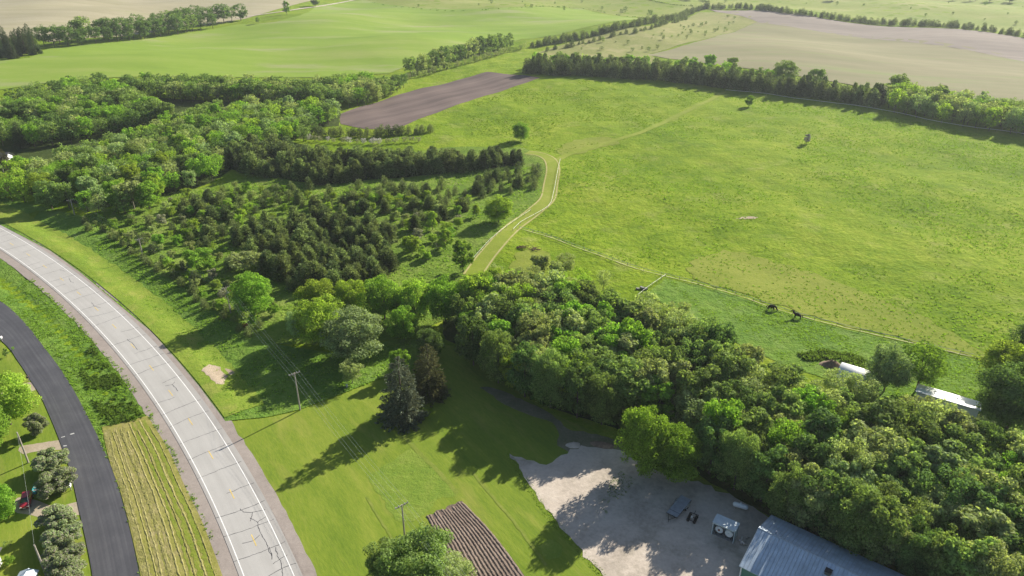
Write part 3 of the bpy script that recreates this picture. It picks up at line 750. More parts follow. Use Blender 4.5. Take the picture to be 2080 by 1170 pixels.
def cedar_crown(seed, n=1500, H=6.0, Rr=1.45, fat=0.8):
    """several pointed leaders of different height around one stem, feathery sprays"""
    r = np.random.default_rng(seed); VV = []
    nl = int(r.integers(3, 6)); PP, DD, LL = [], [], []
    for k in range(nl):
        h = H * (1.0 if k == 0 else r.uniform(0.55, 0.9)); a0 = r.uniform(0, 6.28); o = 0 if k == 0 else Rr * r.uniform(0.3, 0.65)
        cx, cy = o * math.cos(a0), o * math.sin(a0); m_ = int(n * (0.4 if k == 0 else 0.6 / (nl - 1)))
        z = 0.1 + r.random(m_) ** 0.9 * (h - 0.3)
        prof = Rr * (0.95 if k == 0 else 0.62) * (1 - z / h) ** fat
        a = r.uniform(0, 2 * math.pi, m_)
        lump = 1 + 0.28 * np.sin(3 * a + z * 1.9 + r.uniform(0, 6)) + 0.18 * np.sin(5 * a - z * 3.1)
        rad = prof * lump * r.uniform(0.35, 1.05, m_)
        PP.append(np.c_[cx + np.cos(a) * rad, cy + np.sin(a) * rad, z])
        DD.append(unit(np.c_[np.cos(a) * 0.9, np.sin(a) * 0.9, r.uniform(0.1, 1.2, m_)] + r.normal(0, 0.35, (m_, 3))))
        LL.append(r.uniform(0.4, 0.95, m_) * (0.6 + 0.4 * (1 - z / h)))
    L = np.concatenate(LL)
    return sprays(np.vstack(PP), np.vstack(DD), L, L * r.uniform(0.14, 0.27, len(L)), r)

def spruce_crown(seed, n=9000, H=16.0, Rr=4.3, pw=0.75):
    r = np.random.default_rng(seed)
    tiers = 30; PP, DD, LL = [], [], []
    for i in range(tiers):
        f = i / (tiers - 1); z = 0.6 + f * (H - 1.0); R_ = Rr * (1 - f) ** pw + 0.25
        nb = int(7 + 9 * (1 - f))
        for k in range(nb):
            a = r.uniform(0, 2 * math.pi); Rb = R_ * r.uniform(0.72, 1.12)
            m_ = int(n / tiers / nb * (0.35 + 1.3 * (1 - f))) + 4
            t = r.uniform(0.15, 1, m_) ** 0.7
            x = Rb * t; dz = -0.32 * x + 0.13 * x * x / Rr
            side = r.normal(0, 0.17, m_) * Rb * (1.1 - t)
            P = np.c_[np.cos(a) * x - np.sin(a) * side, np.sin(a) * x + np.cos(a) * side, z + dz + r.normal(0, 0.10, m_)]
            D = unit(np.c_[np.cos(a) + r.normal(0, 0.5, m_), np.sin(a) + r.normal(0, 0.5, m_), r.uniform(-0.5, 0.45, m_)])
            PP.append(P); DD.append(D); LL.append(r.uniform(0.3, 0.6, m_) * (0.6 + 0.4 * (1 - f)))
    P = np.vstack(PP); P[:, 2] = np.maximum(P[:, 2], 0.15); L = np.concatenate(LL)
    return sprays(P, np.vstack(DD), L, L * 0.26, r)

class Kind:
    """a tree mesh: crown + trunk, and one joined low version"""
    def __init__(s, nm, crown, trunk, lod, H, Wd):
        s.H, s.W = H, Wd
        s.crown = fast_mesh(nm + '_crown', crown[0], crown[1], [LEAF['mid']])
        tv = np.array(trunk.v); tf = [f for f in trunk.f]
        me = bpy.data.meshes.new(nm + '_trunk'); me.from_pydata(trunk.v, [], trunk.f); me.materials.append(M['bark'])
        s.trunk = me
        # joined version: leaves and the quads of the trunk
        tq = np.array([f for f in tf if len(f) == 4])
        s.lv, s.lf = lod
        V = np.vstack([s.lv, tv]); F = np.vstack([s.lf, tq + len(s.lv)])
        s.jv, s.jf = V, F
        s.jm = np.r_[np.zeros(len(s.lf), int), np.ones(len(tq), int)]
        s.joined = fast_mesh(nm + '_tree', V, F, [LEAF['mid'], M['bark']], fmat=s.jm)

def make_broad(nm, seed, n=3600, lod_n=800, **kw):
    c, C = broad_crown(seed, n, **kw)
    k2 = dict(kw); k2['leaf'] = kw.get('leaf', 0.30) * 1.5
    l, _ = broad_crown(seed, lod_n, **k2)
    return Kind(nm, c, trunk_mesh(seed, C, kw.get('top', 12.0)), l, 12.0, 2 * kw.get('wid', 4.3))

K = {'round': [], 'tall': [], 'hero': [], 'shrub': [], 'cedar': [], 'thin': []}
for i in range(8): K['round'].append(make_broad('broadleaf', 10 + i, 8500, 1400, lobes=70 + 6 * i, wid=4.2 + 0.15 * (i % 3), low=0.06 + 0.02 * (i % 4), leaf=0.24))
for i in range(4): K['tall'].append(make_broad('tall_broadleaf', 30 + i, 7000, 1400, lobes=70, wid=3.3, low=0.06, leaf=0.23, shape='tall'))
for i in range(4): K['hero'].append(make_broad('full_broadleaf', 40 + i, 20000, 1500, lobes=110 + 10 * i, wid=5.0, low=0.05, leaf=0.17))
for i in range(3): K['thin'].append(make_broad('thin_broadleaf', 50 + i, 6500, 1400, lobes=80, wid=4.2, low=0.12, leaf=0.19, shape='vase'))
for i in range(4): K['shrub'].append(make_broad('bushy', 60 + i, 5000, 600, lobes=44, wid=6.4, low=0.0, leaf=0.34))
for i in range(9):
    c = cedar_crown(80 + i, 2400, 6.0, 1.5 + 0.12 * (i % 4), 0.45 + 0.1 * (i % 3)); l = cedar_crown(80 + i, 800, 6.0, 1.6, 0.5)
    l = (l[0], l[1]); b = MB(); b.poly_tube([(0, 0, -0.2), (0, 0, 2.0), (0, 0, 5.6)], [0.12, 0.09, 0.03], 5)
    K['cedar'].append(Kind('cedar', c, b, l, 6.0, 2.9))
K['dense_shrub'] = [make_broad('dense_bush', 70 + i, 15000, 700, lobes=60, wid=5.6, low=0.0, leaf=0.30) for i in range(3)]
SPR = []
for i, (pw, rr) in enumerate([(0.52, 4.2), (0.40, 4.0)]):
    b = MB(); b.poly_tube([(0, 0, -0.3), (0, 0, 8.0), (0, 0, 15.8)], [0.34, 0.22, 0.04], 7)
    SPR.append(Kind('spruce', spruce_crown(95 + i, 15000, 16.0, rr, pw), b, spruce_crown(95 + i, 1500, 16.0, rr, pw), 16.0, 2 * rr))
K['spruce'] = SPR

def set_mats(o, mats):
    for sl, m in zip(o.material_slots, mats):
        sl.link = 'OBJECT'; sl.material = m

PLACED = {'broadleaf_tree': [], 'cedar': [], 'shrub': [], 'spruce': []}
def put(name, kind, x, y, h, w, tone, label, group, cat='tree', z=None, rz=None, must=False):
    d = math.hypot(math.hypot(x, y), CAM_H)
    PLACED[name].append(dict(kind=kind, x=x, y=y, z=h1(x, y) if z is None else z, h=h, w=w, tone=tone, label=label, group=group, cat=cat,
                             rz=random.uniform(0, 6.28) if rz is None else rz, size=(h * w) ** 0.5 / d * FOC, must=must))
random.seed(3)
TW = {'lime': 'lime green', 'bright': 'bright green', 'mid': 'mid green', 'deep': 'deep green', 'olive': 'pale olive', 'silver': 'silvery green', 'twig': 'bare grey twigged',
      'white': 'whitish', 'lilac': 'grey green flowering', 'blossom': 'pale blossoming', 'cedar': 'olive green', 'cedar_dark': 'dark green', 'spruce': 'brown green', 'spruce_green': 'dark green', 'spruce_blue': 'blue grey', 'red': 'rust red'}

def one(px, py, h, w, tone, label, kind='hero', name='broadleaf_tree', group=None, cat='tree', var=None):
    X, Y, Zg = W(px, py)
    ks = K[kind]
    put(name, ks[(var if var is not None else random.randrange(len(ks))) % len(ks)], X, Y, h, w, tone, label, group, cat, Zg, must=True)

TAKEN = []
def wood(poly, spacing, hr, wr, tones, kinds, label, group, name='broadleaf_tree', cat='tree', seed=1, limit=400, keep=None, thin=0.0, near=None, alt=None):
    """fill a polygon of pixels (x, y, z above ground) with trees at least `spacing` apart"""
    r = np.random.default_rng(seed)
    P = np.array([W(q[0], q[1], q[2] if len(q) > 2 else 0.0)[:2] for q in poly])
    lo, hi = P.min(0), P.max(0)
    cand = r.uniform(lo, hi, (int((hi - lo).prod() / spacing ** 2 * 14) + 60, 2))
    cand = cand[inside(P, cand[:, 0], cand[:, 1])]
    got = []
    for q in cand:
        if len(got) >= limit: break
        if any((q[0] - a) ** 2 + (q[1] - b) ** 2 < spacing ** 2 for a, b in got): continue
        if any((q[0] - a) ** 2 + (q[1] - b) ** 2 < s_ * s_ for a, b, s_ in TAKEN): continue
        got.append((q[0], q[1]))
    tn, tp = list(tones.keys()), np.array(list(tones.values()), float); tp /= tp.sum()
    kn, kp = list(kinds.keys()), np.array(list(kinds.values()), float); kp /= kp.sum()
    for x, y in got:
        if thin and r.random() < thin: continue
        t = tn[r.choice(len(tn), p=tp)]; k = K[kn[r.choice(len(kn), p=kp)]]
        if alt and x < alt[0]: t = alt[1][r.integers(len(alt[1]))]
        h = r.uniform(*hr); w = h * r.uniform(*wr)
        lb, gp = label.replace('*', TW[t]), group + ', ' + TW[t]
        if near:
            q = min(near, key=lambda n_: (flat(n_[0], n_[1])[0] - x) ** 2 + (flat(n_[0], n_[1])[1] - y) ** 2)[2]
            lb = ('tall ' if h > hr[0] + 0.62 * (hr[1] - hr[0]) else 'lower ' if h < hr[0] + 0.3 * (hr[1] - hr[0]) else '') + lb + ' ' + q
            gp = group + ', ' + lb
        put(name, k[r.integers(len(k))], x, y, h, w, t, lb, gp, cat)
    return len(got)

def row(pts, spacing, hr, wr, tones, kinds, label, group, name='broadleaf_tree', cat='tree', seed=1, jit=0.6):
    r = np.random.default_rng(seed)
    P = catmull([W(q[0], q[1])[:2] for q in pts], 6)
    pl, _ = resample(P, spacing)
    tn, tp = list(tones.keys()), np.array(list(tones.values()), float); tp /= tp.sum()
    for x, y in pl + r.normal(0, jit, pl.shape):
        t = tn[r.choice(len(tn), p=tp)]; k = K[kinds[r.integers(len(kinds))]]
        h = r.uniform(*hr); w = h * r.uniform(*wr)
        put(name, k[r.integers(len(k))], x, y, h, w, t, label.replace('*', TW[t]), group + ', ' + TW[t], cat)
_one = one
def one(px, py, h, w, *a, **k):
    _one(px, py, h, w, *a, **k)
    X, Y, _z = W(px, py); TAKEN.append((X, Y, w * 0.42))

ORD = ['first', 'second', 'third', 'fourth', 'fifth', 'sixth', 'seventh', 'eighth', 'ninth', 'tenth', 'eleventh', 'twelfth']
# single trees that stand out
one(818, 850, 16.6, 10.4, 'spruce_blue', 'blue grey spruce with a pointed top on the lawn', 'spruce', 'spruce', var=0)
one(873, 803, 14.4, 8.6, 'spruce', 'dark brown green spruce with a rounded top on the lawn', 'spruce', 'spruce', var=1)
one(652, 700, 14.0, 14.5, 'lime', 'broad yellow lime crown at the end of the wood by the highway grass', var=0)
one(722, 728, 14.0, 16.5, 'silver', 'broad grey green crown beside the yellow lime tree', var=1)
one(612, 690, 9.5, 7.5, 'silver', 'small silvery tree leaning out of the wood beside the yellow lime tree', var=2)
one(652, 640, 11.5, 12.0, 'lime', 'round lime green tree between cedars and the yellow lime tree', var=3)
one(716, 636, 11.0, 10.0, 'lime', 'lime green tree with a grey twiggy side next to the cedars', var=2)
one(782, 648, 13.5, 13.5, 'bright', 'wide bright green tree behind the grey green crown', var=0)
one(845, 655, 13.5, 12.5, 'lime', 'wide lime green tree beside the dense broadleaf wood', var=3)
one(905, 655, 14.5, 11.0, 'bright', 'tall bright green tree at the dark gap in the wood', var=2)
one(822, 690, 10.5, 8.5, 'bright', 'bright tree in front of the wood behind the two spruces', var=1)
one(872, 730, 9.0, 8.0, 'deep', 'deep green bushy tree behind the round topped spruce', var=3)
one(815, 762, 8.0, 5.2, 'bright', 'bright green sapling right behind the blue grey spruce', 'round', var=1)
one(716, 778, 6.8, 6.0, 'olive', 'feathery pale green willow sapling alone in the long grass', 'thin', var=0)
one(518, 640, 13.2, 12.5, 'bright', 'full bright green tree beside the power line', var=1)
one(405, 545, 6.8, 10.5, 'bright', 'low dome shaped green tree among the cedars', 'shrub', var=0)
one(497, 548, 7.0, 11.5, 'olive', 'low pale dome shaped tree beside the dense cedars', 'shrub', var=1)
one(1302, 965, 17.0, 11.5, 'bright', 'tall bright green tree standing alone on the gravel yard edge', var=3)
one(1368, 975, 13.0, 10.5, 'bright', 'shorter bright green tree leaning against the tall one by the yard', var=1)
one(852, 1195, 11.8, 12.5, 'mid', 'leafy tree with pale tips around a utility pole beside the garden plot', var=2)
one(790, 1180, 8.5, 8.0, 'mid', 'smaller round leafy tree on the lawn beside the garden plot', var=0)
one(918, 1205, 8.0, 8.5, 'olive', 'olive leafed tree overhanging the garden plot', var=1)
one(1795, 795, 13.5, 10.5, 'silver', 'dark silvery tree with white tips beside the white hoop shed', var=0)
one(1862, 792, 13.0, 12.0, 'bright', 'loose lime green tree between hoop shed and long white shed', 'thin', var=1)
one(2030, 800, 14.0, 14.0, 'lime', 'lime green tree overhanging the fence end', var=3)
one(2045, 870, 17.0, 15.0, 'deep', 'big dark tree with white blossom beside the long white shed', var=2)
one(2085, 725, 10.0, 10.0, 'deep', 'dark round tree beyond the fence end', var=1)
one(1013, 452, 10.5, 11.5, 'lime', 'round dense lime tree beside the curving trail', var=0)
one(1058, 286, 10.0, 10.0, 'bright', 'round tree alone in the pasture near the trail bend', var=3)
one(1521, 217, 7.2, 6.2, 'bright', 'small leaning tree alone in the pasture below the shelterbelt', 'round', var=2)
one(1638, 292, 5.8, 3.4, 'white', 'narrow whitish flowering shrub alone in the pasture', 'tall', var=1, name='shrub', cat='shrub')
one(905, 508, 8.6, 5.6, 'lime', 'slim lime sapling in the grass between cedars and trail', 'tall', var=0)
one(941, 552, 12.2, 7.0, 'bright', 'slim bright tree where the trail meets the wood', 'tall', var=1)
one(838, 516, 7.2, 6.6, 'lime', 'yellow lime sapling beside the dark cedar block', 'round', var=1)
one(879, 467, 7.8, 4.2, 'lime', 'narrow upright lime poplar between cedars', 'tall', var=2)
one(967, 441, 5.8, 3.6, 'lime', 'very small lime sapling beside the round dense lime tree', 'tall', var=3)
one(22, 862, 12.5, 13.5, 'lime', 'big yellow green yard tree beside the frontage road', var=2)
one(-18, 925, 12.5, 11.0, 'bright', 'green yard tree overhanging the driveway by the leaning pole', var=0)
one(0, 1060, 9.5, 7.5, 'bright', 'green yard tree beside the red car', var=1)
one(-22, 900, 9.0, 9.0, 'bright', 'round yard tree behind the yellow green one', var=3)
one(14, 725, 2.8, 1.6, 'mid', 'tiny staked sapling on the lawn beside the frontage road', 'tall', var=0)
one(1590, 172, 17.0, 19.0, 'mid', 'broad twin topped cottonwood rising above the shelterbelt', var=1)
one(1486, 145, 11.0, 10.0, 'mid', 'round cottonwood behind the shelterbelt at the seeded field', 'round', var=2)
one(1441, 142, 13.0, 10.0, 'bright', 'bright tree rising behind the shelterbelt bend', 'round', var=3)
one(1655, 178, 13.5, 12.5, 'mid', 'dark round cottonwood beside the twin topped one', 'round', var=4)
one(1818, 205, 18.0, 14.0, 'mid', 'tall cottonwood where cedars give way to broadleaf trees', 'round', var=5)
one(1900, 212, 13.0, 11.0, 'mid', 'round cottonwood against the seeded field', 'round', var=1)
one(1518, 172, 12.0, 11.0, 'mid', 'small crowned cottonwood amid the shelterbelt cedars', 'round', var=0)
one(583, 30, 18.0, 9.0, 'bright', 'slim tree alone on the farm track', 'tall', var=1)
one(641, 14, 15.0, 13.0, 'deep', 'dark round tree beside the far farm track', 'round', var=2)
one(525, 48, 8.0, 6.0, 'mid', 'small round tree at the corner of the crop field', 'round', var=1)

for i, (px, py, h, w, t) in enumerate([(962, 742, 15.0, 9.5, 'deep'), (1012, 778, 15.5, 9.5, 'mid'), (1066, 806, 14.5, 9.0, 'deep'), (1118, 828, 16.0, 10.0, 'mid'), (1172, 848, 15.0, 9.0, 'deep'), (1222, 862, 14.0, 9.0, 'mid'), (1440, 962, 14.0, 9.5, 'deep'), (1490, 995, 15.0, 9.0, 'mid'), (1545, 1018, 14.0, 9.0, 'deep')]):
    one(px, py, h, w, t, ORD[i] + ' tree from the dark gap along the shaded front of the dense wood', 'hero' if i % 2 else 'round', group='front trees of the dense wood', var=i)
# woods
n1 = wood([(940, 700), (1010, 770), (1120, 828), (1220, 855), (1280, 840), (1400, 890), (1470, 985), (1545, 1015), (1700, 1075), (1880, 1140), (2060, 1210), (2200, 1280), (2350, 1180), (2210, 925, 12), (2080, 890, 12), (1980, 868, 12), (1880, 826, 12), (1760, 800, 12), (1640, 755, 12), (1540, 715, 12), (1460, 668, 12), (1380, 622, 12), (1290, 605, 12), (1180, 585, 12), (1060, 568, 12), (960, 558, 12)],
      4.1, (11.0, 16.0), (0.58, 0.84), {'mid': 4, 'olive': 3.2, 'deep': 1.6, 'bright': 1.6, 'silver': 0.4}, {'round': 4, 'tall': 1.2, 'thin': 2.2},
      '* tree of the dense broadleaf wood', 'dense broadleaf wood', seed=11, alt=(16.0, ['lime', 'bright', 'bright', 'olive', 'olive', 'mid']), near=[(980, 690, 'beside the shaded lawn'), (1200, 770, 'behind the weedy gravel'), (1400, 860, 'behind the gravel yard'), (1600, 960, 'behind the open shed'), (1800, 1050, 'behind the metal barn'), (2050, 1130, 'at the far end of the barn'), (1150, 640, 'on the pasture edge'), (1420, 720, 'along the paddock'), (1650, 800, 'beside the hoop shed'), (1880, 880, 'in front of the long white shed'), (2060, 960, 'beside the big dark blossoming tree')])
n2 = wood([(985, 570), (1060, 565), (1150, 560), (1240, 590), (1180, 620), (1050, 620), (970, 610)], 5.0, (6, 9), (0.7, 0.95), {'olive': 2, 'lime': 1, 'mid': 1}, {'round': 1, 'thin': 1},
      '* low tree on the pasture edge of the dense wood', 'low trees along the pasture edge', seed=12)
n3 = wood([(40, 415), (120, 428), (200, 440), (300, 430), (350, 395), (430, 372), (455, 330, 4), (480, 280, 8), (600, 262, 8), (685, 215, 8), (640, 205, 8), (520, 205, 8), (420, 212, 8), (350, 232, 8), (300, 262, 8), (240, 275, 8), (150, 300, 8), (60, 320, 8), (-40, 345, 8), (-60, 400)],
      5.6, (8.5, 13.0), (0.62, 0.9), {'bright': 3, 'mid': 3, 'silver': 1.6, 'olive': 2, 'lime': 1.6, 'deep': 0.8}, {'round': 5, 'tall': 1, 'hero': 1, 'thin': 1},
      '* tree of the mixed wood', 'mixed wood', seed=13, near=[(60, 390, 'beside the thin pole'), (170, 410, 'above the crossarm pole corner'), (330, 390, 'above the clearing'), (450, 310, 'against the large cedar block'), (640, 230, 'at the tilled plot corner'), (480, 235, 'beside the crop field belt'), (250, 310, 'in front of the cabin grove'), (100, 330, 'beside the white walled house')])
n4 = wood([(-120, 300), (0, 300), (110, 300), (180, 285), (330, 262), (345, 235, 8), (290, 200, 8), (235, 165, 9), (150, 165, 9), (80, 182, 9), (0, 205, 9), (-120, 225, 9)],
      6.2, (11, 16), (0.66, 0.95), {'deep': 3, 'mid': 3, 'bright': 2, 'olive': 0.6}, {'round': 4, 'hero': 1}, '* tree of the cabin grove', 'cabin grove', seed=14, near=[(20, 250, 'behind the white walled house'), (120, 230, 'around the brown cabin'), (150, 195, 'along the crop field'), (290, 240, 'at the dark gap before the belt')])
n5 = wood([(255, 200), (400, 208), (560, 212), (690, 224), (790, 200), (830, 172), (800, 160, 9), (700, 155, 10), (560, 158, 11), (420, 155, 11), (260, 150, 11)],
      5.6, (10, 15), (0.65, 0.95), {'mid': 3, 'deep': 2, 'olive': 2, 'bright': 1}, {'round': 3, 'thin': 1}, '* tree in the belt along the crop field', 'trees of the crop field belt', seed=15)
row([(835, 155), (880, 142), (940, 122), (1000, 108), (1040, 97)], 6.0, (12, 18), (0.6, 0.85), {'mid': 2, 'deep': 1, 'olive': 1}, ['round', 'tall'], '* tall tree in the row between crop field and tilled plot', 'tall trees above the hedge', seed=16)
row([(790, 172), (850, 158), (930, 136), (1000, 117), (1065, 98)], 5.0, (4.5, 6.5), (0.8, 1.1), {'mid': 2, 'olive': 2, 'lilac': 2}, ['shrub'], '* bush in the hedge beside the tilled plot', 'hedge bushes beside the tilled plot', 'shrub', 'shrub', seed=17)
row([(95, 92), (180, 84), (260, 78), (330, 66), (400, 54), (460, 46), (498, 40)], 11.0, (18, 24), (0.7, 0.95), {'deep': 3, 'mid': 1}, ['round', 'thin'], '* old tree in the row along the stubble field', 'old trees along the stubble field', seed=18, jit=2.0)
row([(110, 96), (200, 88), (300, 77), (380, 66), (440, 55)], 12.0, (15, 21), (0.75, 0.95), {'deep': 3, 'mid': 1}, ['round'], '* old tree on the crop side of the row along the stubble field', 'old trees on the crop side of the row', seed=19, jit=2.0)
wood([(1795, 228), (1850, 238), (1920, 252), (2000, 266), (2090, 279), (2230, 300), (2230, 268), (2090, 248), (1990, 232), (1900, 216), (1800, 204)], 5.2, (10, 15.5), (0.6, 0.85), {'olive': 3, 'silver': 1.5, 'mid': 2, 'lime': 0.8, 'bright': 0.6}, {'round': 3, 'tall': 1, 'thin': 1}, '* tree in the broadleaf stretch of the shelterbelt', 'broadleaf shelterbelt trees', seed=20)
row([(1090, 138), (1180, 141), (1280, 143), (1340, 148), (1420, 155), (1500, 166), (1560, 175)], 6.0, (10, 14.5), (0.6, 0.8), {'bright': 2, 'mid': 2, 'lime': 1}, ['round', 'tall'], '* tree rising behind the shelterbelt cedars', 'trees behind the shelterbelt cedars', seed=22)
row([(1690, 195), (1740, 203), (1790, 213)], 8.0, (8, 11), (0.7, 0.9), {'olive': 2, 'lime': 1}, ['round'], '* low tree behind the shelterbelt cedars', 'low trees behind the shelterbelt', seed=23)
for px, py, h, w, lb in [(1690, 822, 9.5, 8.0, 'thin pale olive tree half covering the hoop shed end'), (1742, 832, 9.5, 8.5, 'thin pale olive tree in front of the hoop shed side'), (1852, 884, 10.5, 8.5, 'thin pale olive tree at the near corner of the long white shed'), (1900, 900, 10.0, 9.0, 'thin pale olive tree covering the long white shed wall'), (1958, 918, 9.6, 8.5, 'thin pale olive tree at the blossom end of the long white shed')]:
    one(px, py, h, w, 'olive', lb, 'thin')
# tall trees standing close behind the barn
r_b = np.random.default_rng(77)
for i in range(12):
    t = 1.0 + i * 3.6 + r_b.normal(0, 0.6); off_ = 3.2 + r_b.uniform(0, 1.8)
    x = 47.4 + t * math.cos(R(-38)) + off_ * math.sin(R(38)); y = 98.5 + t * math.sin(R(-38)) + off_ * math.cos(R(38))
    tn = ['mid', 'olive', 'deep', 'mid'][i % 4]; kk = K['round' if i % 3 else 'hero']; h = r_b.uniform(12.5, 16)
    put('broadleaf_tree', kk[i % len(kk)], x, y, h, h * r_b.uniform(0.6, 0.75), tn, ORD[i] + ' tree from the yard end in the row close behind the metal barn', 'trees close behind the metal barn', must=True)
# cabin side conifers
one(45, 300, 13.0, 7.5, 'spruce_green', 'dark spruce beside the white house at the wood edge', 'spruce', 'spruce', var=0)
one(160, 258, 12.0, 7.0, 'spruce_green', 'slim spruce beside the hidden cabin', 'spruce', 'spruce', var=0)
one(210, 256, 11.0, 12.0, 'silver', 'grey round tree beside the hidden cabin', 'round', var=3)
one(12, 348, 11.0, 7.0, 'spruce', 'brownish spruce beside the leaning pole in the dark wood', 'spruce', 'spruce', var=1)
wood([(-120, 120), (-20, 122), (60, 118), (88, 112), (82, 95), (0, 103), (-120, 105)], 7.0, (17, 22), (0.38, 0.5), {'spruce_green': 1}, {'spruce': 1}, '* spruce in the grove at the crop field end', 'spruces at the crop field end', 'spruce', seed=24, limit=30)

# cedars
n6 = wood([(470, 345), (560, 362), (650, 375), (760, 362), (860, 356), (960, 346), (1058, 335), (1062, 318, 3), (1000, 305, 6), (900, 302, 6), (800, 305, 6), (700, 312, 6), (620, 300, 6), (540, 280, 7), (465, 275, 7)],
      3.7, (5.5, 10.5), (0.48, 0.72), {'cedar_dark': 2, 'cedar': 3}, {'cedar': 1}, '* cedar of the large cedar block', 'large cedar block', 'cedar', 'cedar', seed=31, near=[(500, 320, 'against the mixed wood'), (640, 340, 'above the clearing'), (680, 305, 'behind the blossoming hedge'), (820, 345, 'on the clearing edge'), (840, 318, 'below the cedar row'), (1020, 325, 'at the trail end')])
n7 = wood([(480, 500), (560, 462), (680, 452), (785, 470), (800, 545), (770, 572), (690, 590), (600, 592), (545, 560)], 3.4, (3.5, 8.5), (0.5, 0.8), {'cedar_dark': 1, 'cedar': 3}, {'cedar': 1},
      '* cedar of the cedar thicket', 'cedar thicket', 'cedar', 'cedar', seed=32, near=[(510, 510, 'beside the low pale dome tree'), (560, 560, 'beside the full bright tree'), (690, 580, 'behind the lime trees'), (620, 470, 'on the clearing side'), (770, 490, 'on the trail side'), (670, 520, 'at its heart')])
n8 = wood([(380, 420), (480, 390), (620, 385), (760, 378), (840, 380), (940, 385), (960, 420), (900, 450), (870, 470), (800, 470), (740, 440), (640, 425), (540, 430), (480, 470), (420, 500), (360, 470)], 4.6, (3.0, 6.0), (0.55, 0.85), {'cedar': 3, 'cedar_dark': 1}, {'cedar': 1},
      '* cedar scattered in the clearing', 'clearing cedars', 'cedar', 'cedar', seed=33, thin=0.28, near=[(400, 450, 'beside the mixed wood'), (560, 410, 'below the large cedar block'), (760, 400, 'near the middle track'), (900, 420, 'near the round dense lime tree'), (480, 460, 'beside the low pale dome tree')])
wood([(960, 385), (1000, 362), (1080, 345), (1100, 360), (1085, 388), (1040, 395), (985, 405)], 4.2, (3.5, 6.5), (0.5, 0.7), {'cedar': 2, 'cedar_dark': 2}, {'cedar': 1}, '* cedar at the trail end of the clearing', 'cedars at the trail end', 'cedar', 'cedar', seed=34, thin=0.2)
row([(600, 268), (680, 276), (760, 277), (830, 274), (872, 270)], 3.6, (4.5, 6.0), (0.6, 0.8), {'cedar': 2, 'cedar_dark': 1}, ['cedar'], '* cedar in the row below the tilled plot', 'cedar row below the tilled plot', 'cedar', 'cedar', seed=35)
row([(600, 282), (660, 288), (730, 292), (800, 291), (860, 288)], 4.0, (2.6, 3.6), (1.0, 1.4), {'blossom': 2, 'white': 2}, ['shrub'], '* bush in the hedge between cedar row and cedar block', 'blossoming hedge bushes', 'shrub', 'shrub', seed=36)
row([(170, 452), (225, 478), (290, 527), (360, 572), (420, 618), (470, 655), (520, 690)], 3.4, (2.0, 3.4), (0.7, 1.0), {'cedar': 3, 'olive': 1}, ['cedar', 'cedar', 'shrub'], '* juniper bush in the row under the power line', 'juniper row under the power line', 'cedar', 'cedar', seed=37, jit=1.0)
wood([(220, 450), (330, 430), (420, 500), (480, 560), (560, 620), (540, 680), (440, 610), (320, 530)], 8.0, (2.5, 5.0), (0.6, 0.9), {'cedar': 2, 'cedar_dark': 1}, {'cedar': 1}, '* cedar between power line and thicket', 'cedars between power line and thicket', 'cedar', 'cedar', seed=38, thin=0.15)
row([(1068, 150), (1130, 153), (1200, 155), (1340, 163), (1420, 172), (1500, 183), (1600, 194), (1700, 207), (1790, 221)], 3.4, (9.0, 13.0), (0.42, 0.58), {'cedar_dark': 3, 'cedar': 1}, ['cedar'], '* cedar on the pasture side of the shelterbelt', 'shelterbelt cedars', 'cedar', 'cedar', seed=39, jit=0.8)
row([(1075, 145), (1200, 149), (1340, 156), (1480, 174), (1600, 188), (1790, 214)], 4.0, (9.5, 14), (0.42, 0.58), {'cedar_dark': 2, 'cedar': 1}, ['cedar'], '* cedar in the inner shelterbelt row', 'inner shelterbelt cedars', 'cedar', 'cedar', seed=40, jit=0.8)
# far hedges
row([(1085, 96), (1150, 84), (1240, 66), (1330, 46), (1420, 21), (1470, 18), (1510, 18), (1600, 28), (1700, 40), (1850, 53), (2080, 76), (2300, 98)], 4.0, (5, 9), (0.6, 0.85), {'cedar_dark': 2, 'cedar': 1}, ['cedar'], '* cedar in the far hedge', 'far hedge cedars', 'cedar', 'cedar', seed=41, jit=1.2)
row([(1110, 104), (1160, 95), (1230, 78), (1320, 60), (1400, 38)], 7.5, (3, 6), (0.6, 0.9), {'cedar_dark': 2, 'cedar': 1}, ['cedar'], '* cedar along the prairie edge', 'prairie edge cedars', 'cedar', 'cedar', seed=42, jit=2.0)

# shrubs
wood([(200, 450), (330, 410), (470, 380), (620, 400), (800, 400), (960, 410), (930, 480), (870, 540), (800, 440), (640, 430), (500, 470), (420, 560), (560, 640), (500, 670), (330, 540)], 5.4, (1.8, 4.8), (0.8, 1.2), {'lime': 3, 'bright': 2, 'olive': 2, 'blossom': 0.5}, {'shrub': 2, 'round': 1},
     '* bush among the cedars', 'bushes among the cedars', 'shrub', 'shrub', seed=51, near=[(230, 455, 'beside the crossarm pole corner'), (330, 430, 'below the mixed wood'), (330, 520, 'beside the juniper row'), (450, 420, 'in the upper clearing'), (600, 415, 'below the large cedar block'), (520, 640, 'beside the full bright tree'), (430, 560, 'beside the low dome shaped tree'), (750, 420, 'in the middle of the clearing'), (900, 430, 'beside the narrow lime poplar'), (900, 500, 'in the grass near the trail'), (960, 415, 'beside the round dense lime tree')])
wood([(1110, 105), (1330, 62), (1480, 30), (1530, 45), (1400, 85), (1300, 115), (1180, 128)], 9, (1.5, 5.0), (0.8, 1.3), {'deep': 2, 'cedar': 2, 'mid': 1}, {'shrub': 1}, '* bush dotting the dry prairie', 'bushes on the dry prairie', 'shrub', 'shrub', seed=52, thin=0.72)
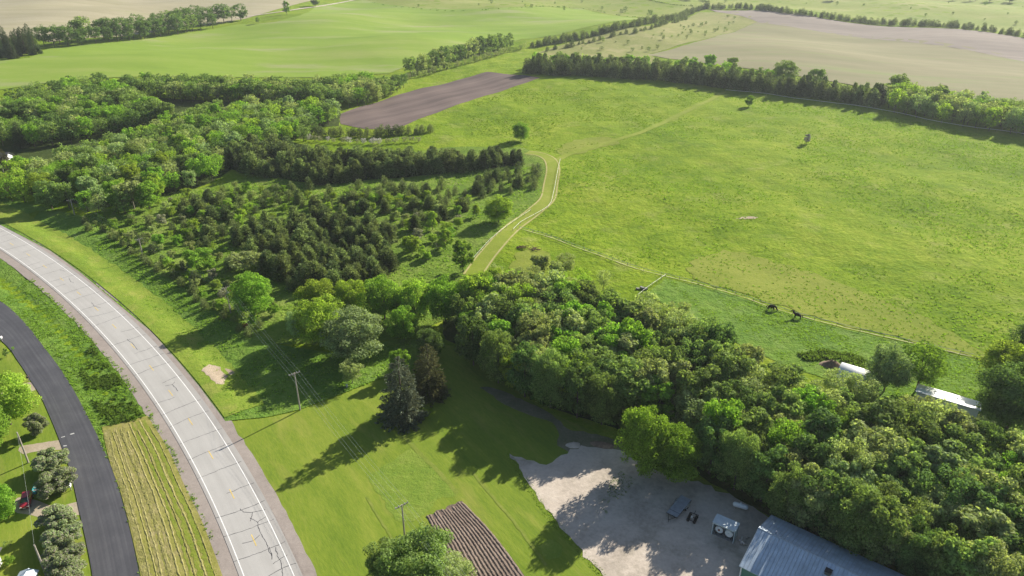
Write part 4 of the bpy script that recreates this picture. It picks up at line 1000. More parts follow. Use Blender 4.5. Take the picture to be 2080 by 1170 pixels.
wood([(760, -8), (1000, 12), (1300, 28), (1500, 6), (1900, 40), (2080, 50), (2080, -5), (1300, -15)], 40, (2, 6), (0.8, 1.2), {'deep': 2, 'cedar': 1}, {'shrub': 1}, '* bush dotting the far pasture', 'bushes on the far pasture', 'shrub', 'shrub', seed=53, limit=90, thin=0.5)
for px, py, h in [(998, 8, 7), (1080, 16, 5), (1270, 24, 7), (1262, 28, 6), (1320, 34, 9), (1145, 18, 4), (850, 14, 4), (1700, 10, 5), (2000, 12, 7)]:
    one(px, py, h, h, 'deep', 'lone dark bush at the far field margin', 'shrub', 'shrub', 'lone bushes at the far field margin', 'shrub')
for px, py in [(1935, 2), (1970, 3), (2010, 4), (2050, 5), (1400, 1), (1440, 2), (1690, 1)]:
    one(px, py, 14, 16, 'deep', 'far dark tree on the upper rim of the far pasture', 'round', group='far trees on the rim')
for px, py, h, w, lb in [(110, 955, 4.8, 7.4, 'lilac bush beside the driveway under the leaning pole'), (117, 998, 4.8, 7.6, 'lilac bush beside the white mailbox'), (77, 880, 4.8, 4.8, 'lilac bush standing apart beside the yellow green yard tree'),
                         (124, 1070, 4.4, 7.0, 'lilac bush beside the red car driveway'), (133, 1104, 4.4, 7.2, 'second lilac bush of the long hedge from the red car driveway'), (138, 1142, 4.4, 7.2, 'third lilac bush of the long hedge from the red car driveway'), (142, 1182, 4.6, 7.2, 'fourth lilac bush of the long hedge from the red car driveway')]:
    one(px, py, h, w, 'lilac', 'greyish flowering ' + lb, 'dense_shrub', 'shrub', 'lilac bushes along the frontage road', 'shrub')
for px, py, h, w, t, lb in [(16, 1112, 1.3, 2.0, 'mid', 'small clipped bush on the lawn behind the house'), (20, 1145, 1.6, 2.0, 'bright', 'small bush beside the grey house roof'), (468, 600, 2.0, 2.4, 'red', 'small rust red bush beside the power pole'), (500, 668, 2.2, 2.0, 'red', 'small rust red bush in the grass under the wires'),
                            (28, 712, 1.2, 1.0, 'bright', 'tiny pale bush on the frontage lawn'), (1640, 1060, 3.0, 4.5, 'lilac', 'pale flowering bush behind the metal barn'), (1745, 1105, 2.6, 4.0, 'lilac', 'low grey bush farther along behind the metal barn')]:
    one(px, py, h, w, t, lb, 'shrub', 'shrub', None, 'shrub')

def realize():
    for name, L in PLACED.items():
        L.sort(key=lambda p: (not p['must'], -p['size']))
        for p in L[:300]:
            k = p['kind']; sc = (p['w'] / k.W, p['w'] / k.W, p['h'] / k.H)
            leaf = LEAF[p['tone']]; bark = M['bark_pale'] if p['tone'] in ('olive', 'silver') else M['bark']
            if p['size'] < 16:
                o = link(name, k.joined); o.location = (p['x'], p['y'], p['z']); o.scale = sc; o.rotation_euler = (0, 0, p['rz'])
                set_mats(o, [leaf, bark])
            else:
                o = empty(name, (p['x'], p['y'], p['z']), p['rz'], sc)
                c = link('crown', k.crown, o); set_mats(c, [leaf])
                t = link('trunk', k.trunk, o); set_mats(t, [bark])
            tag(o, p['label'], p['cat'], p['group'])
        rest = L[300:]
        if rest:
            VV, FF, MM, base, mats = [], [], [], 0, []
            for p in rest:
                k = p['kind']; c_, s_ = math.cos(p['rz']), math.sin(p['rz'])
                V = k.jv * np.array([p['w'] / k.W, p['w'] / k.W, p['h'] / k.H])
                V = np.c_[V[:, 0] * c_ - V[:, 1] * s_ + p['x'], V[:, 0] * s_ + V[:, 1] * c_ + p['y'], V[:, 2] + p['z']]
                if p['tone'] not in mats: mats.append(p['tone'])
                VV.append(V); FF.append(k.jf + base); base += len(V)
                MM.append(np.where(k.jm == 0, mats.index(p['tone']) + 1, 0))
            o = link('distant_' + {'broadleaf_tree': 'wood', 'cedar': 'cedars', 'shrub': 'bushes', 'spruce': 'spruces'}[name],
                     fast_mesh('distant', np.vstack(VV), np.vstack(FF), [M['bark']] + [LEAF[t] for t in mats], fmat=np.concatenate(MM)))
            tag(o, 'mass of smaller and distant ' + {'broadleaf_tree': 'broadleaf trees in the woods and belts', 'cedar': 'cedars in far hedges and thickets', 'shrub': 'bushes across the country', 'spruce': 'spruces'}[name], 'vegetation', kind='stuff')
        print(name, len(L))
realize()
print('woods', n1, n2, n3, n4, n5, n6, n7, n8)
# ------------------------------------------------------------------ built things
M['roof_metal'] = plain('blue_grey_roof_steel', (0.42, 0.51, 0.61), 0.55, 0.15, vary=0.22, scale=0.5)
M['rib_metal'] = plain('pale_roof_rib', (0.40, 0.46, 0.52), 0.4, 0.4)
M['green_steel'] = plain('green_wall_steel', (0.10, 0.24, 0.19), 0.5, 0.1)
M['white_steel'] = plain('white_steel', (0.80, 0.81, 0.82), 0.5, 0.0, vary=0.08)
M['white_wall'] = plain('white_siding', (0.62, 0.63, 0.66), 0.6, vary=0.08)
M['pale_roof'] = plain('pale_blue_roof', (0.52, 0.60, 0.64), 0.5, vary=0.12, scale=1.0)
M['dark_roof'] = plain('dark_shingles', (0.10, 0.10, 0.105), 0.9, vary=0.3, scale=3.0)
M['brown_wall'] = plain('brown_cabin_wall', (0.10, 0.055, 0.04), 0.8, vary=0.25)
M['brown_roof'] = plain('brown_shingles', (0.17, 0.14, 0.13), 0.9, vary=0.25)
M['wood'] = plain('weathered_wood', (0.26, 0.21, 0.165), 0.85, vary=0.3, scale=2.0)
M['pale_wood'] = plain('grey_weathered_wood', (0.36, 0.32, 0.28), 0.85, vary=0.25, scale=2.0)
M['porcelain'] = plain('grey_insulator', (0.45, 0.45, 0.47), 0.3)
M['wire'] = plain('aluminium_wire', (0.42, 0.44, 0.44), 0.45, 0.6)
M['white_tape'] = plain('white_fence_rail', (0.82, 0.80, 0.74), 0.7, vary=0.12, scale=0.3)
M['red_paint'] = plain('red_car_paint', (0.36, 0.022, 0.04), 0.3, vary=0.05, coat=0.6)
M['glass'] = plain('dark_car_glass', (0.03, 0.05, 0.07), 0.08, spec=0.6, vary=0.05)
M['rubber'] = plain('black_rubber', (0.02, 0.02, 0.022), 0.8)
M['chrome'] = plain('light_metal', (0.6, 0.6, 0.62), 0.3, 0.7)
M['lamp_white'] = plain('lamp_glass', (0.75, 0.75, 0.72), 0.2)
M['lamp_red'] = plain('red_lamp_glass', (0.4, 0.02, 0.02), 0.2)
M['black_iron'] = plain('black_iron', (0.025, 0.025, 0.028), 0.6, 0.3)
M['deck'] = plain('grey_deck', (0.28, 0.31, 0.35), 0.6, 0.1, vary=0.25, scale=1.2)
M['teal'] = plain('teal_paint', (0.03, 0.22, 0.24), 0.4)
M['rust'] = plain('rusty_red', (0.22, 0.07, 0.04), 0.8, vary=0.4, scale=3.0)
M['horse'] = plain('black_horse_coat', (0.010, 0.008, 0.008), 0.8, spec=0.1, vary=0.3, scale=2.0)
M['stone'] = plain('grey_stone', (0.28, 0.27, 0.26), 0.9, vary=0.3, scale=2.0)
M['log'] = plain('brown_brush', (0.16, 0.085, 0.06), 0.9, vary=0.35, scale=2.0)
M['compost'] = plain('brown_manure', (0.20, 0.14, 0.10), 0.95, vary=0.4, scale=1.0, bump=0.8, bscale=4.0)

M['straw_line'] = ground_mat('dry_fence_grass', [(0.30, 0.30, 0.14), (0.42, 0.40, 0.24), (0.55, 0.52, 0.36)], (0.2, 0.8, 3.0), 0.5, 4.0, 0.1)
# utility poles
def pole(base, top, label, arm=2.6, rz=0.0, extra=False):
    X, Y, Zg = W(*base)
    h = 8.0
    for _ in range(40):
        h += (project(X, Y, Zg + h)[1] - top[1]) / 7.0
    h = float(np.clip(h, 6.0, 11.5))
    o = empty('utility_pole', (X, Y, Zg), rz); tag(o, label, 'utility pole', 'utility poles along the power line')
    b = MB(); b.poly_tube([(0, 0, -0.5), (0, 0, h * 0.5), (0, 0, h)], [0.19, 0.16, 0.12], 8); b.build('post', M['pale_wood'], o)
    pts = [(0, 0.0, h)]
    if arm:
        b = MB(); b.box((0, 0.16, h - 0.35), (arm, 0.12, 0.16)); cr = b.build('crossarm', M['pale_wood'], o)
        for sx in (-1, 1):
            b = MB(); b.tube((0, 0.16, h - 1.1), (sx * arm * 0.28, 0.16, h - 0.42), 0.03, n=5); b.build('brace', M['pale_wood'], cr)
        pts = []
        for x in (-arm / 2 + 0.1, -arm * 0.22, arm * 0.22, arm / 2 - 0.1):
            b = MB(); b.tube((x, 0.16, h - 0.28), (x, 0.16, h - 0.02), 0.05, 0.07, 7); b.build('insulator', M['porcelain'], cr)
            pts.append((x, 0.16, h))
    if extra:
        b = MB(); b.tube((0.26, 0, h - 2.0), (0.26, 0, h - 1.2), 0.2, n=10); b.build('transformer', M['porcelain'], o)
    c, s = math.cos(rz), math.sin(rz)
    return [(X + x * c - y * s, Y + x * s + y * c, Zg + z) for x, y, z in pts]

line_rz = R(38)
poles = [pole((18, 382), (3, 343), 'thin pole standing in the dark wood end', 0, line_rz),
         pole((152, 437), (146, 405), 'pole with crossarm at the dark grass corner below the mixed wood', 2.6, line_rz),
         pole((290, 518), (284, 485), 'thin pole with crossarm beside the juniper row', 2.4, line_rz),
         pole((469, 636), (458, 583), 'pole with double crossarm and transformer beside the bright tree', 2.6, line_rz, True),
         pole((610, 833), (598, 757), 'pole with crossarm on the lawn edge', 2.6, line_rz),
         pole((824, 1112), (815, 1025), 'pole with crossarm rising out of the leafy tree by the garden', 2.6, line_rz)]
off_end = [(x + (poles[5][0][0] - poles[4][0][0]), y + (poles[5][0][1] - poles[4][0][1]), z) for x, y, z in poles[5]]
chain = poles[1:] + [off_end]
def wire(a, b, sag, label, group, r=0.011):
    a, b = Vector(a), Vector(b); m_ = MB(); pts = []
    for i in range(13):
        t = i / 12; q = a.lerp(b, t); q.z -= sag * 4 * t * (1 - t); pts.append(q)
    m_.poly_tube(pts, [r] * 13, 4)
    tag(m_.build('power_wire', M['wire'], None), label, 'wire', group)
spans = ['mixed wood corner and juniper row', 'juniper row and bright tree', 'bright tree and lawn edge', 'lawn edge and garden tree', 'garden tree and the south']
for i in range(len(chain) - 1):
    for k in range(4):
        wire(chain[i][k], chain[i + 1][k], 0.9, 'thin power wire strung between ' + spans[i] if i < 4 else 'thin power wire running on from the garden tree pole', 'power wires, span ' + spans[i])
p6 = pole((58, 940), (38, 878), 'bare leaning utility pole at the upper driveway', 0)
p7 = pole((94, 1168), (70, 1107), 'bare utility pole beside the pale shed roof', 0)
wire(p6[0], p7[0], 0.8, 'thin wire between the two bare poles over the red car', 'house wires')

# fences: posts and two rails
def fence(pts, label, sp=6.0, h=1.0, rails=(0.95,), r=0.06, mat='white_tape', post='pale_wood', curve=True):
    P = [W(*q)[:2] for q in pts]
    P = catmull(P, 5) if curve else np.array(P)
    pl, _ = resample(P, sp); pl = np.vstack([pl, P[-1]])
    x0, y0 = pl[0]; z0 = h1(x0, y0)
    o = empty('fence', (x0, y0, z0)); tag(o, label, 'fence')
    b = MB(); b.tube((0, 0, -0.3), (0, 0, h + 0.1), 0.075, n=6); pm = None
    for x, y in pl:
        if pm is None:
            p = b.build('post', M[post], o); pm = p.data
        else: p = link('post', pm, o)
        p.location = (x - x0, y - y0, h1(x, y) - z0)
    for rz_ in rails:
        m_ = MB(); q = [(x - x0, y - y0, h1(x, y) - z0 + rz_) for x, y in pl]
        for i in range(len(q) - 1): m_.tube(q[i], q[i + 1], r, n=4)
        m_.build('rail', M[mat], o)
fence([(1055, 465), (1130, 487), (1200, 513), (1280, 542), (1350, 561), (1420, 578), (1500, 601), (1570, 626), (1660, 652), (1750, 674), (1850, 697), (1990, 729)], 'long white railed fence between pasture and paddock', 6.0, r=0.06)
fence([(1352, 562), (1332, 576), (1312, 590), (1295, 604)], 'short side fence running into the wood from the long fence', 3.0, curve=False)
fence([(1138, 326), (1130, 365), (1124, 395), (1116, 420), (1085, 440), (1060, 453), (1042, 470)], 'white railed fence on the pasture side of the trail', 5.0, r=0.055)
fence([(962, 528), (985, 502), (1010, 478), (1045, 452), (1078, 430)], 'white railed fence on the cedar side of the trail', 5.0, r=0.045)
fence([(1474, 185), (1560, 193), (1640, 205), (1780, 224), (1860, 240), (1940, 256), (2090, 277), (2200, 295)], 'pale fence along the foot of the shelterbelt', 9.0, r=0.09)

fl = catmull([W(*q)[:2] for q in [(1055, 465), (1130, 487), (1200, 513), (1280, 542), (1350, 561), (1420, 578), (1500, 601), (1570, 626), (1660, 652), (1750, 674), (1850, 697), (1990, 729)]], 12)
o = strip('dry_grass_line', offset_line(fl, -0.13) + rng.normal(0, 0.05, fl.shape), offset_line(fl, 0.13) + rng.normal(0, 0.05, fl.shape), M['straw_line'], 0.19); tag(o, 'pale line of dry grass under the long fence', 'grass', kind='structure')

# large metal barn
def gable(name, label, cat, loc, rz, L, Wd, eave, ridge, roof, wall, over=0.3, ribs=0, rib_mat=None, thick=0.10):
    """local x = along the ridge from the near end, y = across"""
    o = empty(name, loc, rz); tag(o, label, cat)
    b = MB()
    w = Wd / 2 - 0.15; e = eave - 0.02
    rr = ridge - 0.12
    b.add([(0.15, -w, 0), (L - 0.15, -w, 0), (L - 0.15, w, 0), (0.15, w, 0), (0.15, -w, e), (L - 0.15, -w, e), (L - 0.15, w, e), (0.15, w, e), (0.15, 0, rr), (L - 0.15, 0, rr)],
          [(0, 1, 5, 4), (2, 3, 7, 6), (0, 4, 8, 7, 3), (1, 2, 6, 9, 5)])
    b.build('wall', wall, o)
    for sy in (-1, 1):
        b = MB(); k = (ridge - eave) / (Wd / 2); yo = (Wd / 2 + over) * sy; zo = eave - over * k
        b.add([(-over, 0, ridge), (L + over, 0, ridge), (L + over, yo, zo), (-over, yo, zo), (-over, 0, ridge + thick), (L + over, 0, ridge + thick), (L + over, yo, zo + thick), (-over, yo, zo + thick)],
              [(0, 1, 2, 3), (4, 5, 6, 7), (0, 1, 5, 4), (1, 2, 6, 5), (2, 3, 7, 6), (3, 0, 4, 7)])
        ro = b.build('roof', roof, o)
        if ribs:
            b = MB(); x = -over + 0.1
            while x < L + over:
                w_ = 0.035
                b.add([(x - w_, 0.06 * sy, ridge + thick - 0.06 * k), (x + w_, 0.06 * sy, ridge + thick - 0.06 * k), (x + w_, yo, zo + thick), (x - w_, yo, zo + thick), (x - w_ * .5, 0.06 * sy, ridge + thick + 0.05), (x + w_ * .5, 0.06 * sy, ridge + thick + 0.05), (x + w_ * .5, yo, zo + thick + 0.06), (x - w_ * .5, yo, zo + thick + 0.06)],
                      [(4, 5, 6, 7), (0, 1, 5, 4), (1, 2, 6, 5), (2, 3, 7, 6), (3, 0, 4, 7)])
                x += ribs
            b.build('roof_rib', rib_mat, ro)
    b = MB(); b.prism([(-0.22, ridge + thick - 0.08), (0.0, ridge + thick + 0.045), (0.22, ridge + thick - 0.08), (0.0, ridge + thick + 0.01)], -over, L + over)
    cap = b.build('ridge_cap', rib_mat or roof, o); 
    cap.data.transform(Matrix(((0, 1, 0, 0), (1, 0, 0, 0), (0, 0, 1, 0), (0, 0, 0, 1))))
    return o
ax = R(-38)
bx, by = 42.8, 93.0
barn = gable('metal_barn', 'large barn with ribbed blue grey metal roof and green walls', 'barn', (bx, by, 0.0), ax, 46.0, 14.4, 4.0, 6.6, M['roof_metal'], M['green_steel'], 0.25, 0.62, M['rib_metal'])
b = MB(); b.box((-0.02 + 0.12, -7.12, 2.0), (0.2, 0.16, 4.0)); b.build('corner_trim', M['white_steel'], barn)
b = MB(); b.box((0.12, 7.12, 2.0), (0.2, 0.16, 4.0)); b.build('corner_trim', M['white_steel'], barn)
for x in (6.4, 13.4, 20.4):
    b = MB(); b.box((x, -7.10, 1.75), (4.2, 0.12, 3.4)); d_ = b.build('sliding_door', M['white_steel'], barn)
    for z in (0.9, 1.75, 2.6):
        b = MB(); b.box((x, -7.175, z), (4.1, 0.03, 0.06)); b.build('door_groove', M['white_wall'], d_)
b = MB(); b.box((12.2, -1.9, 6.15), (0.9, 0.9, 0.7)); v_ = b.build('roof_vent', M['dark_roof'], barn, 0.03)
b = MB(); b.box((12.2, -1.9, 6.55), (1.1, 1.1, 0.08)); b.build('vent_cap', M['black_iron'], v_)
b = MB(); b.tube((2.6, 0.9, 6.2), (2.6, 0.9, 7.0), 0.12, n=9); b.build('flue', M['chrome'], barn)
# junk by the barn corner
X, Y, _ = W(1512, 1102)
o = empty('scrap_heap', (X, Y, 0.05)); tag(o, 'small heap of pale scrap between open shed and barn', 'scrap heap')
for i in range(7):
    b = MB(); b.box((random.uniform(-0.9, 0.9), random.uniform(-0.9, 0.9), 0.12 + 0.05 * i), (random.uniform(0.5, 1.1), 0.25, 0.2), random.uniform(0, 3)); b.build('scrap_piece', M['pale_wood' if i % 2 else 'chrome'], o)

# open-fronted shed with two round tanks
sx, sy = 36.5, 98.2
shed = empty('open_shed', (sx, sy, 0.05), R(-34)); tag(shed, 'small open fronted white steel shed holding two round tanks', 'shed')
Ls, Ds, Hs = 4.1, 2.3, 3.0
for nm, c, d in [('side_wall', (0.06, Ds / 2, Hs / 2 - 0.06), (0.12, Ds, Hs - 0.12)), ('side_wall', (Ls - 0.06, Ds / 2, Hs / 2 - 0.06), (0.12, Ds, Hs - 0.12)), ('back_wall', (Ls / 2, Ds - 0.06, Hs / 2 - 0.07), (Ls - 0.26, 0.1, Hs - 0.14)), ('fascia', (Ls / 2, 0.02, Hs - 0.2), (Ls - 0.26, 0.08, 0.18)), ('floor_slab', (Ls / 2, Ds / 2, 0.05), (Ls - 0.26, Ds - 0.2, 0.1))]:
    b = MB(); b.box(c, d); b.build(nm, M['stone'] if nm == 'floor_slab' else M['pale_roof'], shed)
b = MB(); b.box((Ls / 2, Ds / 2, Hs + 0.04), (Ls + 0.2, Ds + 0.2, 0.1)); b.build('roof', M['pale_roof'], shed)
def in_shed(x, y): return sx + x * math.cos(R(-34)) - y * math.sin(R(-34)), sy + x * math.sin(R(-34)) + y * math.cos(R(-34))
for x, lb, mt in ((1.15, 'round white tank with rusty red bands inside the open shed', 'rust'), (2.95, 'plain round white tank inside the open shed', 'white_steel')):
    wx, wy = in_shed(x, 1.0)
    o = empty('round_tank', (wx, wy, 0.15), R(-34)); tag(o, lb, 'tank')
    b = MB(); b.tube((0, -0.45, 1.15), (0, 0.75, 1.15), 0.72, n=20); b.build('drum', M['white_steel'], o, 0.06)
    for yb in (-0.25, 0.15, 0.55):
        b = MB(); b.tube((0, yb - 0.05, 1.15), (0, yb + 0.05, 1.15), 0.745, n=20); b.build('band', M[mt], o)
    b = MB(); b.tube((0, -0.56, 1.15), (0, -0.44, 1.15), 0.2, n=10); b.build('cap', M[mt], o)
    for sxx in (-0.45, 0.45):
        b = MB(); b.box((sxx, 0.15, 0.3), (0.12, 1.0, 0.6)); b.build('cradle', M['black_iron'], o)

# flat trailer
tx, ty = 31.8, 104.4
tr = empty('flatbed_trailer', (tx, ty, 0.06), math.atan2(5.0, 4.0)); tag(tr, 'grey flatbed trailer parked on the gravel yard', 'trailer')
for i in range(7):
    b = MB(); b.box((0.1, -0.93 + 0.31 * i, 0.86), (5.9, 0.295, 0.07)); b.build('deck_plank', M['deck'], tr)
b = MB()
for yv in (-1.07, 1.07): b.box((0.1, yv, 0.78), (6.0, 0.06, 0.2))
for xv in (-2.85, -1.4, 0, 1.4, 3.0): b.box((xv, 0, 0.74), (0.1, 2.1, 0.14))
b.build('frame', M['black_iron'], tr)
b = MB(); b.box((-1.75, 0, 0.915), (0.06, 2.1, 0.03)); b.build('deck_seam', M['black_iron'], tr)
b = MB(); b.tube((-2.9, -0.7, 0.66), (-4.2, 0, 0.6), 0.06); b.tube((-2.9, 0.7, 0.66), (-4.2, 0, 0.6), 0.06); b.tube((-4.1, 0, 0), (-4.1, 0, 0.7), 0.05); b.build('drawbar', M['black_iron'], tr)
for xv in (0.7, 1.6):
    for yv in (-1.22, 1.22):
        b = MB(); b.tube((xv, yv - 0.1, 0.36), (xv, yv + 0.1, 0.36), 0.36, n=16); wh = b.build('wheel', M['rubber'], tr)
        b = MB(); b.tube((xv, yv - 0.115, 0.36), (xv, yv + 0.115, 0.36), 0.2, n=12); b.build('rim', M['chrome'], wh)
for yv in (-1.22, 1.22):
    b = MB(); b.box((1.15, yv, 0.79), (1.9, 0.3, 0.04)); b.build('fender', M['chrome'], tr)

# black disc harrow
X, Y, _ = W(1406, 1056)
o = empty('disc_harrow', (X, Y, 0.06), R(60)); tag(o, 'small black disc harrow beside the flatbed trailer', 'harrow')
b = MB()
for yv in (-0.8, 0.8): b.box((0, yv, 0.62), (2.2, 0.1, 0.1))
for xv in (-1.0, 0, 1.0): b.box((xv, 0, 0.63), (0.1, 1.6, 0.1))
b.tube((1.1, 0, 0.62), (2.1, 0, 0.5), 0.05); b.build('frame', M['black_iron'], o)
for yv in (-0.6, 0.6):
    for i in range(6):
        x = -0.9 + 0.36 * i
        b = MB(); b.tube((x - 0.02, yv, 0.3), (x + 0.03, yv, 0.3), 0.3, 0.26, 14); b.build('disc', M['black_iron'], o)
b = MB(); b.box((-0.2, 0.1, 0.78), (0.5, 0.35, 0.22)); b.build('weight_block', M['chrome'], o)

# propane tank at the wood edge
X, Y, _ = W(1503, 1034)
o = empty('propane_tank', (X, Y, 0.05), R(-25)); tag(o, 'long white propane tank in the shade at the wood edge', 'tank')
b = MB(); prev = None
prof = [(-1.45, 0.12), (-1.38, 0.3), (-1.2, 0.44), (-0.9, 0.5), (0.9, 0.5), (1.2, 0.44), (1.38, 0.3), (1.45, 0.12)]
for (x0, q0), (x1, q1) in zip(prof, prof[1:]): b.tube((x0, 0, 0.8), (x1, 0, 0.8), q0, q1, 14, cap=False)
b.add([(-1.45, 0.12 * math.cos(a), 0.8 + 0.12 * math.sin(a)) for a in np.linspace(0, 6.28, 9)[:-1]], [tuple(range(8))]); b.add([(1.45, 0.12 * math.cos(a), 0.8 + 0.12 * math.sin(a)) for a in np.linspace(0, 6.28, 9)[:-1]], [tuple(range(8))])
b.build('shell', M['white_steel'], o, smooth_sh=True)
for x in (-0.8, 0.8):
    b = MB(); b.box((x, 0, 0.2), (0.14, 0.7, 0.4)); b.build('foot', M['stone'], o)
b = MB(); b.tube((0, 0, 1.28), (0, 0, 1.5), 0.2, n=12); b.build('valve_dome', M['white_steel'], o)

# long white shed, hoop shed, manure heap
lx0, ly0 = flat(1862, 795, 4.4); lx1, ly1 = flat(1990, 833, 4.4)
LL_ = math.hypot(lx1 - lx0, ly1 - ly0); lrz = math.atan2(ly1 - ly0, lx1 - lx0)
ws = empty('long_shed', (lx0, ly0, 0.05), lrz); tag(ws, 'long white shed with tall front wall and bright roof behind the wood', 'shed')
b = MB(); b.prism([(0, 0), (6.0, 0), (6.0, 2.8), (0, 4.3)], 0.1, LL_ - 0.1); wl = b.build('wall', M['white_steel'], ws); wl.data.transform(Matrix(((0, 1, 0, 0), (1, 0, 0, 0), (0, 0, 1, 0), (0, 0, 0, 1))))
b = MB(); b.prism([(-0.35, 4.42), (6.3, 2.76), (6.3, 2.88), (-0.35, 4.55)], -0.25, LL_ + 0.25); rf = b.build('roof', M['white_steel'], ws); rf.data.transform(Matrix(((0, 1, 0, 0), (1, 0, 0, 0), (0, 0, 1, 0), (0, 0, 0, 1))))
b = MB(); b.box((LL_ / 2, -0.36, 4.4), (LL_ + 0.5, 0.04, 0.22)); b.build('fascia', M['pale_roof'], rf)
hx, hy = flat(1708, 739, 4.0)
hoop = empty('hoop_shed', (hx, hy, 0.06), R(-36)); tag(hoop, 'white fabric hoop shed half hidden by the wood', 'shed')
b = MB(); Lh, rh = 7.5, 3.6; n = 14
for i in range(n):
    a0, a1 = math.pi * i / n, math.pi * (i + 1) / n
    b.add([(0, rh * math.cos(a0), 4.0 * math.sin(a0) ** 0.9), (Lh, rh * math.cos(a0), 4.0 * math.sin(a0) ** 0.9), (Lh, rh * math.cos(a1), 4.0 * abs(math.sin(a1)) ** 0.9), (0, rh * math.cos(a1), 4.0 * abs(math.sin(a1)) ** 0.9)], [(0, 1, 2, 3)])
cv = b.build('cover', M['white_steel'], hoop, smooth_sh=True); sm = cv.modifiers.new('s', 'SOLIDIFY'); sm.thickness = 0.06
for x in (0.12, Lh - 0.12):
    b = MB(); pr = [(x, rh * 0.97 * math.cos(math.pi * i / n), 3.9 * abs(math.sin(math.pi * i / n)) ** 0.9) for i in range(n + 1)]; b.add(pr, [tuple(range(n + 1))]); b.build('end_panel', M['white_wall'], hoop)
def heap(name, px, py, rx, ry, h, mat, label, cat, seed, rz=0.0, ground_px=True):
    X, Y, Zg = W(px, py); r = np.random.default_rng(seed)
    nr, na = 9, 26; V = [(0, 0, h)]
    for i in range(1, nr + 1):
        t = i / nr
        for k in range(na):
            a = 2 * math.pi * k / na; z = h * (math.cos(t * math.pi) + 1) / 2
            V.append((rx * t * math.cos(a) * (1 + 0.12 * math.sin(3 * a + seed)), ry * t * math.sin(a) * (1 + 0.1 * math.cos(2 * a)), z * (1 + r.normal(0, 0.14)) + (0.0 if i < nr else -0.2)))
    F = [(0, 1 + k, 1 + (k + 1) % na) for k in range(na)]
    for i in range(nr - 1):
        for k in range(na):
            p = 1 + i * na + k; q = 1 + i * na + (k + 1) % na; F.append((p, p + na, q + na, q))
    b = MB(); b.add(V, F); o = b.build(name, mat, None, smooth_sh=True); o.location = (X, Y, Zg); o.rotation_euler[2] = rz
    tag(o, label, cat); return o
heap('manure_heap', 1690, 742, 3.6, 2.2, 1.3, M['compost'], 'brown manure heap beside the white hoop shed', 'heap', 3, R(-20))
heap('gravel_pile', 1165, 905, 2.0, 1.5, 0.7, M['yard'], 'small pale gravel pile at the weedy yard edge', 'gravel pile', 5)
heap('dirt_pile', 1225, 905, 3.4, 1.6, 0.8, M['compost'], 'dark red brown dirt pile behind the gravel pile', 'dirt pile', 6, R(-15))

# brush piles by the trail
for px, py, lb, L_ in ((1062, 505, 'reddish brown brush pile beside the trail', 3.4), (1088, 508, 'smaller brush pile lying beside the larger one', 3.0)):
    X, Y, Zg = W(px, py); o = empty('brush_pile', (X, Y, Zg), random.uniform(-0.3, 0.4)); tag(o, lb, 'brush pile')
    for i in range(22):
        b = MB(); x, y = random.gauss(0, L_ * 0.3), random.gauss(0, 0.6); a = random.gauss(0.1, 0.5); l = random.uniform(0.9, 2.0); z = 0.08 + 0.055 * (i % 9) + 0.12 * max(0, 1 - abs(x) / L_) * 3
        b.tube((x - l / 2 * math.cos(a), y - l / 2 * math.sin(a), z), (x + l / 2 * math.cos(a), y + l / 2 * math.sin(a), z + random.uniform(-0.1, 0.25)), 0.10, 0.06, 5); b.build('branch', M['log'], o)
X, Y, Zg = W(1303, 587); o = empty('rock_pile', (X, Y, Zg)); tag(o, 'small grey rock pile where the side fence meets the wood', 'rock pile')
for i in range(9):
    b = MB(); b.box((random.gauss(0, 0.8), random.gauss(0, 0.4), 0.25 + 0.1 * (i % 3)), (random.uniform(0.5, 0.9), random.uniform(0.4, 0.7), random.uniform(0.35, 0.6)), random.uniform(0, 3)); b.build('rock', M['stone'], o, 0.12)

# houses at the edges
cb = gable('cabin', 'small dark brown cabin half hidden in the grove', 'cabin', (*W(122, 262)[:2], 0.1), R(-40), 9.0, 7.0, 4.2, 6.6, M['brown_roof'], M['brown_wall'], 0.4)
b = MB(); b.box((0.12, 1.5, 2.0), (0.1, 1.0, 1.2)); b.build('window', M['glass'], cb)
wh_ = gable('farmhouse', 'white walled house with dark roof at the wood edge', 'house', (*W(-60, 338)[:2], 0.1), R(12), 17.0, 9.0, 3.2, 5.6, M['dark_roof'], M['white_steel'], 0.5)
for x in (8, 12, 15):
    b = MB(); b.box((x, -4.38, 1.7), (1.2, 0.1, 1.2)); f_ = b.build('window', M['glass'], wh_)
    b = MB(); b.box((x, -4.40, 1.02), (1.4, 0.16, 0.1)); b.build('sill', M['white_steel'], f_)
h2 = gable('roadside_house', 'grey roofed house on the lawn beside the frontage road', 'house', (*flat(-50, 1150), 0.05), R(-78), 12.0, 9.0, 3.0, 4.8, M['dark_roof'], M['white_wall'], 0.4)
b = MB(); b.box((3, 4.4, 1.2), (1.0, 0.12, 2.1)); b.build('door', M['brown_wall'], h2)
gs = gable('garden_shed', 'little shed with pale blue white roof beside the bare pole', 'shed', (*flat(58, 1158, 2.6), 0.05), R(-84), 4.0, 2.8, 2.2, 2.75, M['pale_roof'], M['white_wall'], 0.12)
b = MB(); b.box((0.1, 0, 1.0), (0.12, 0.9, 1.9)); b.build('door', M['pale_wood'], gs)

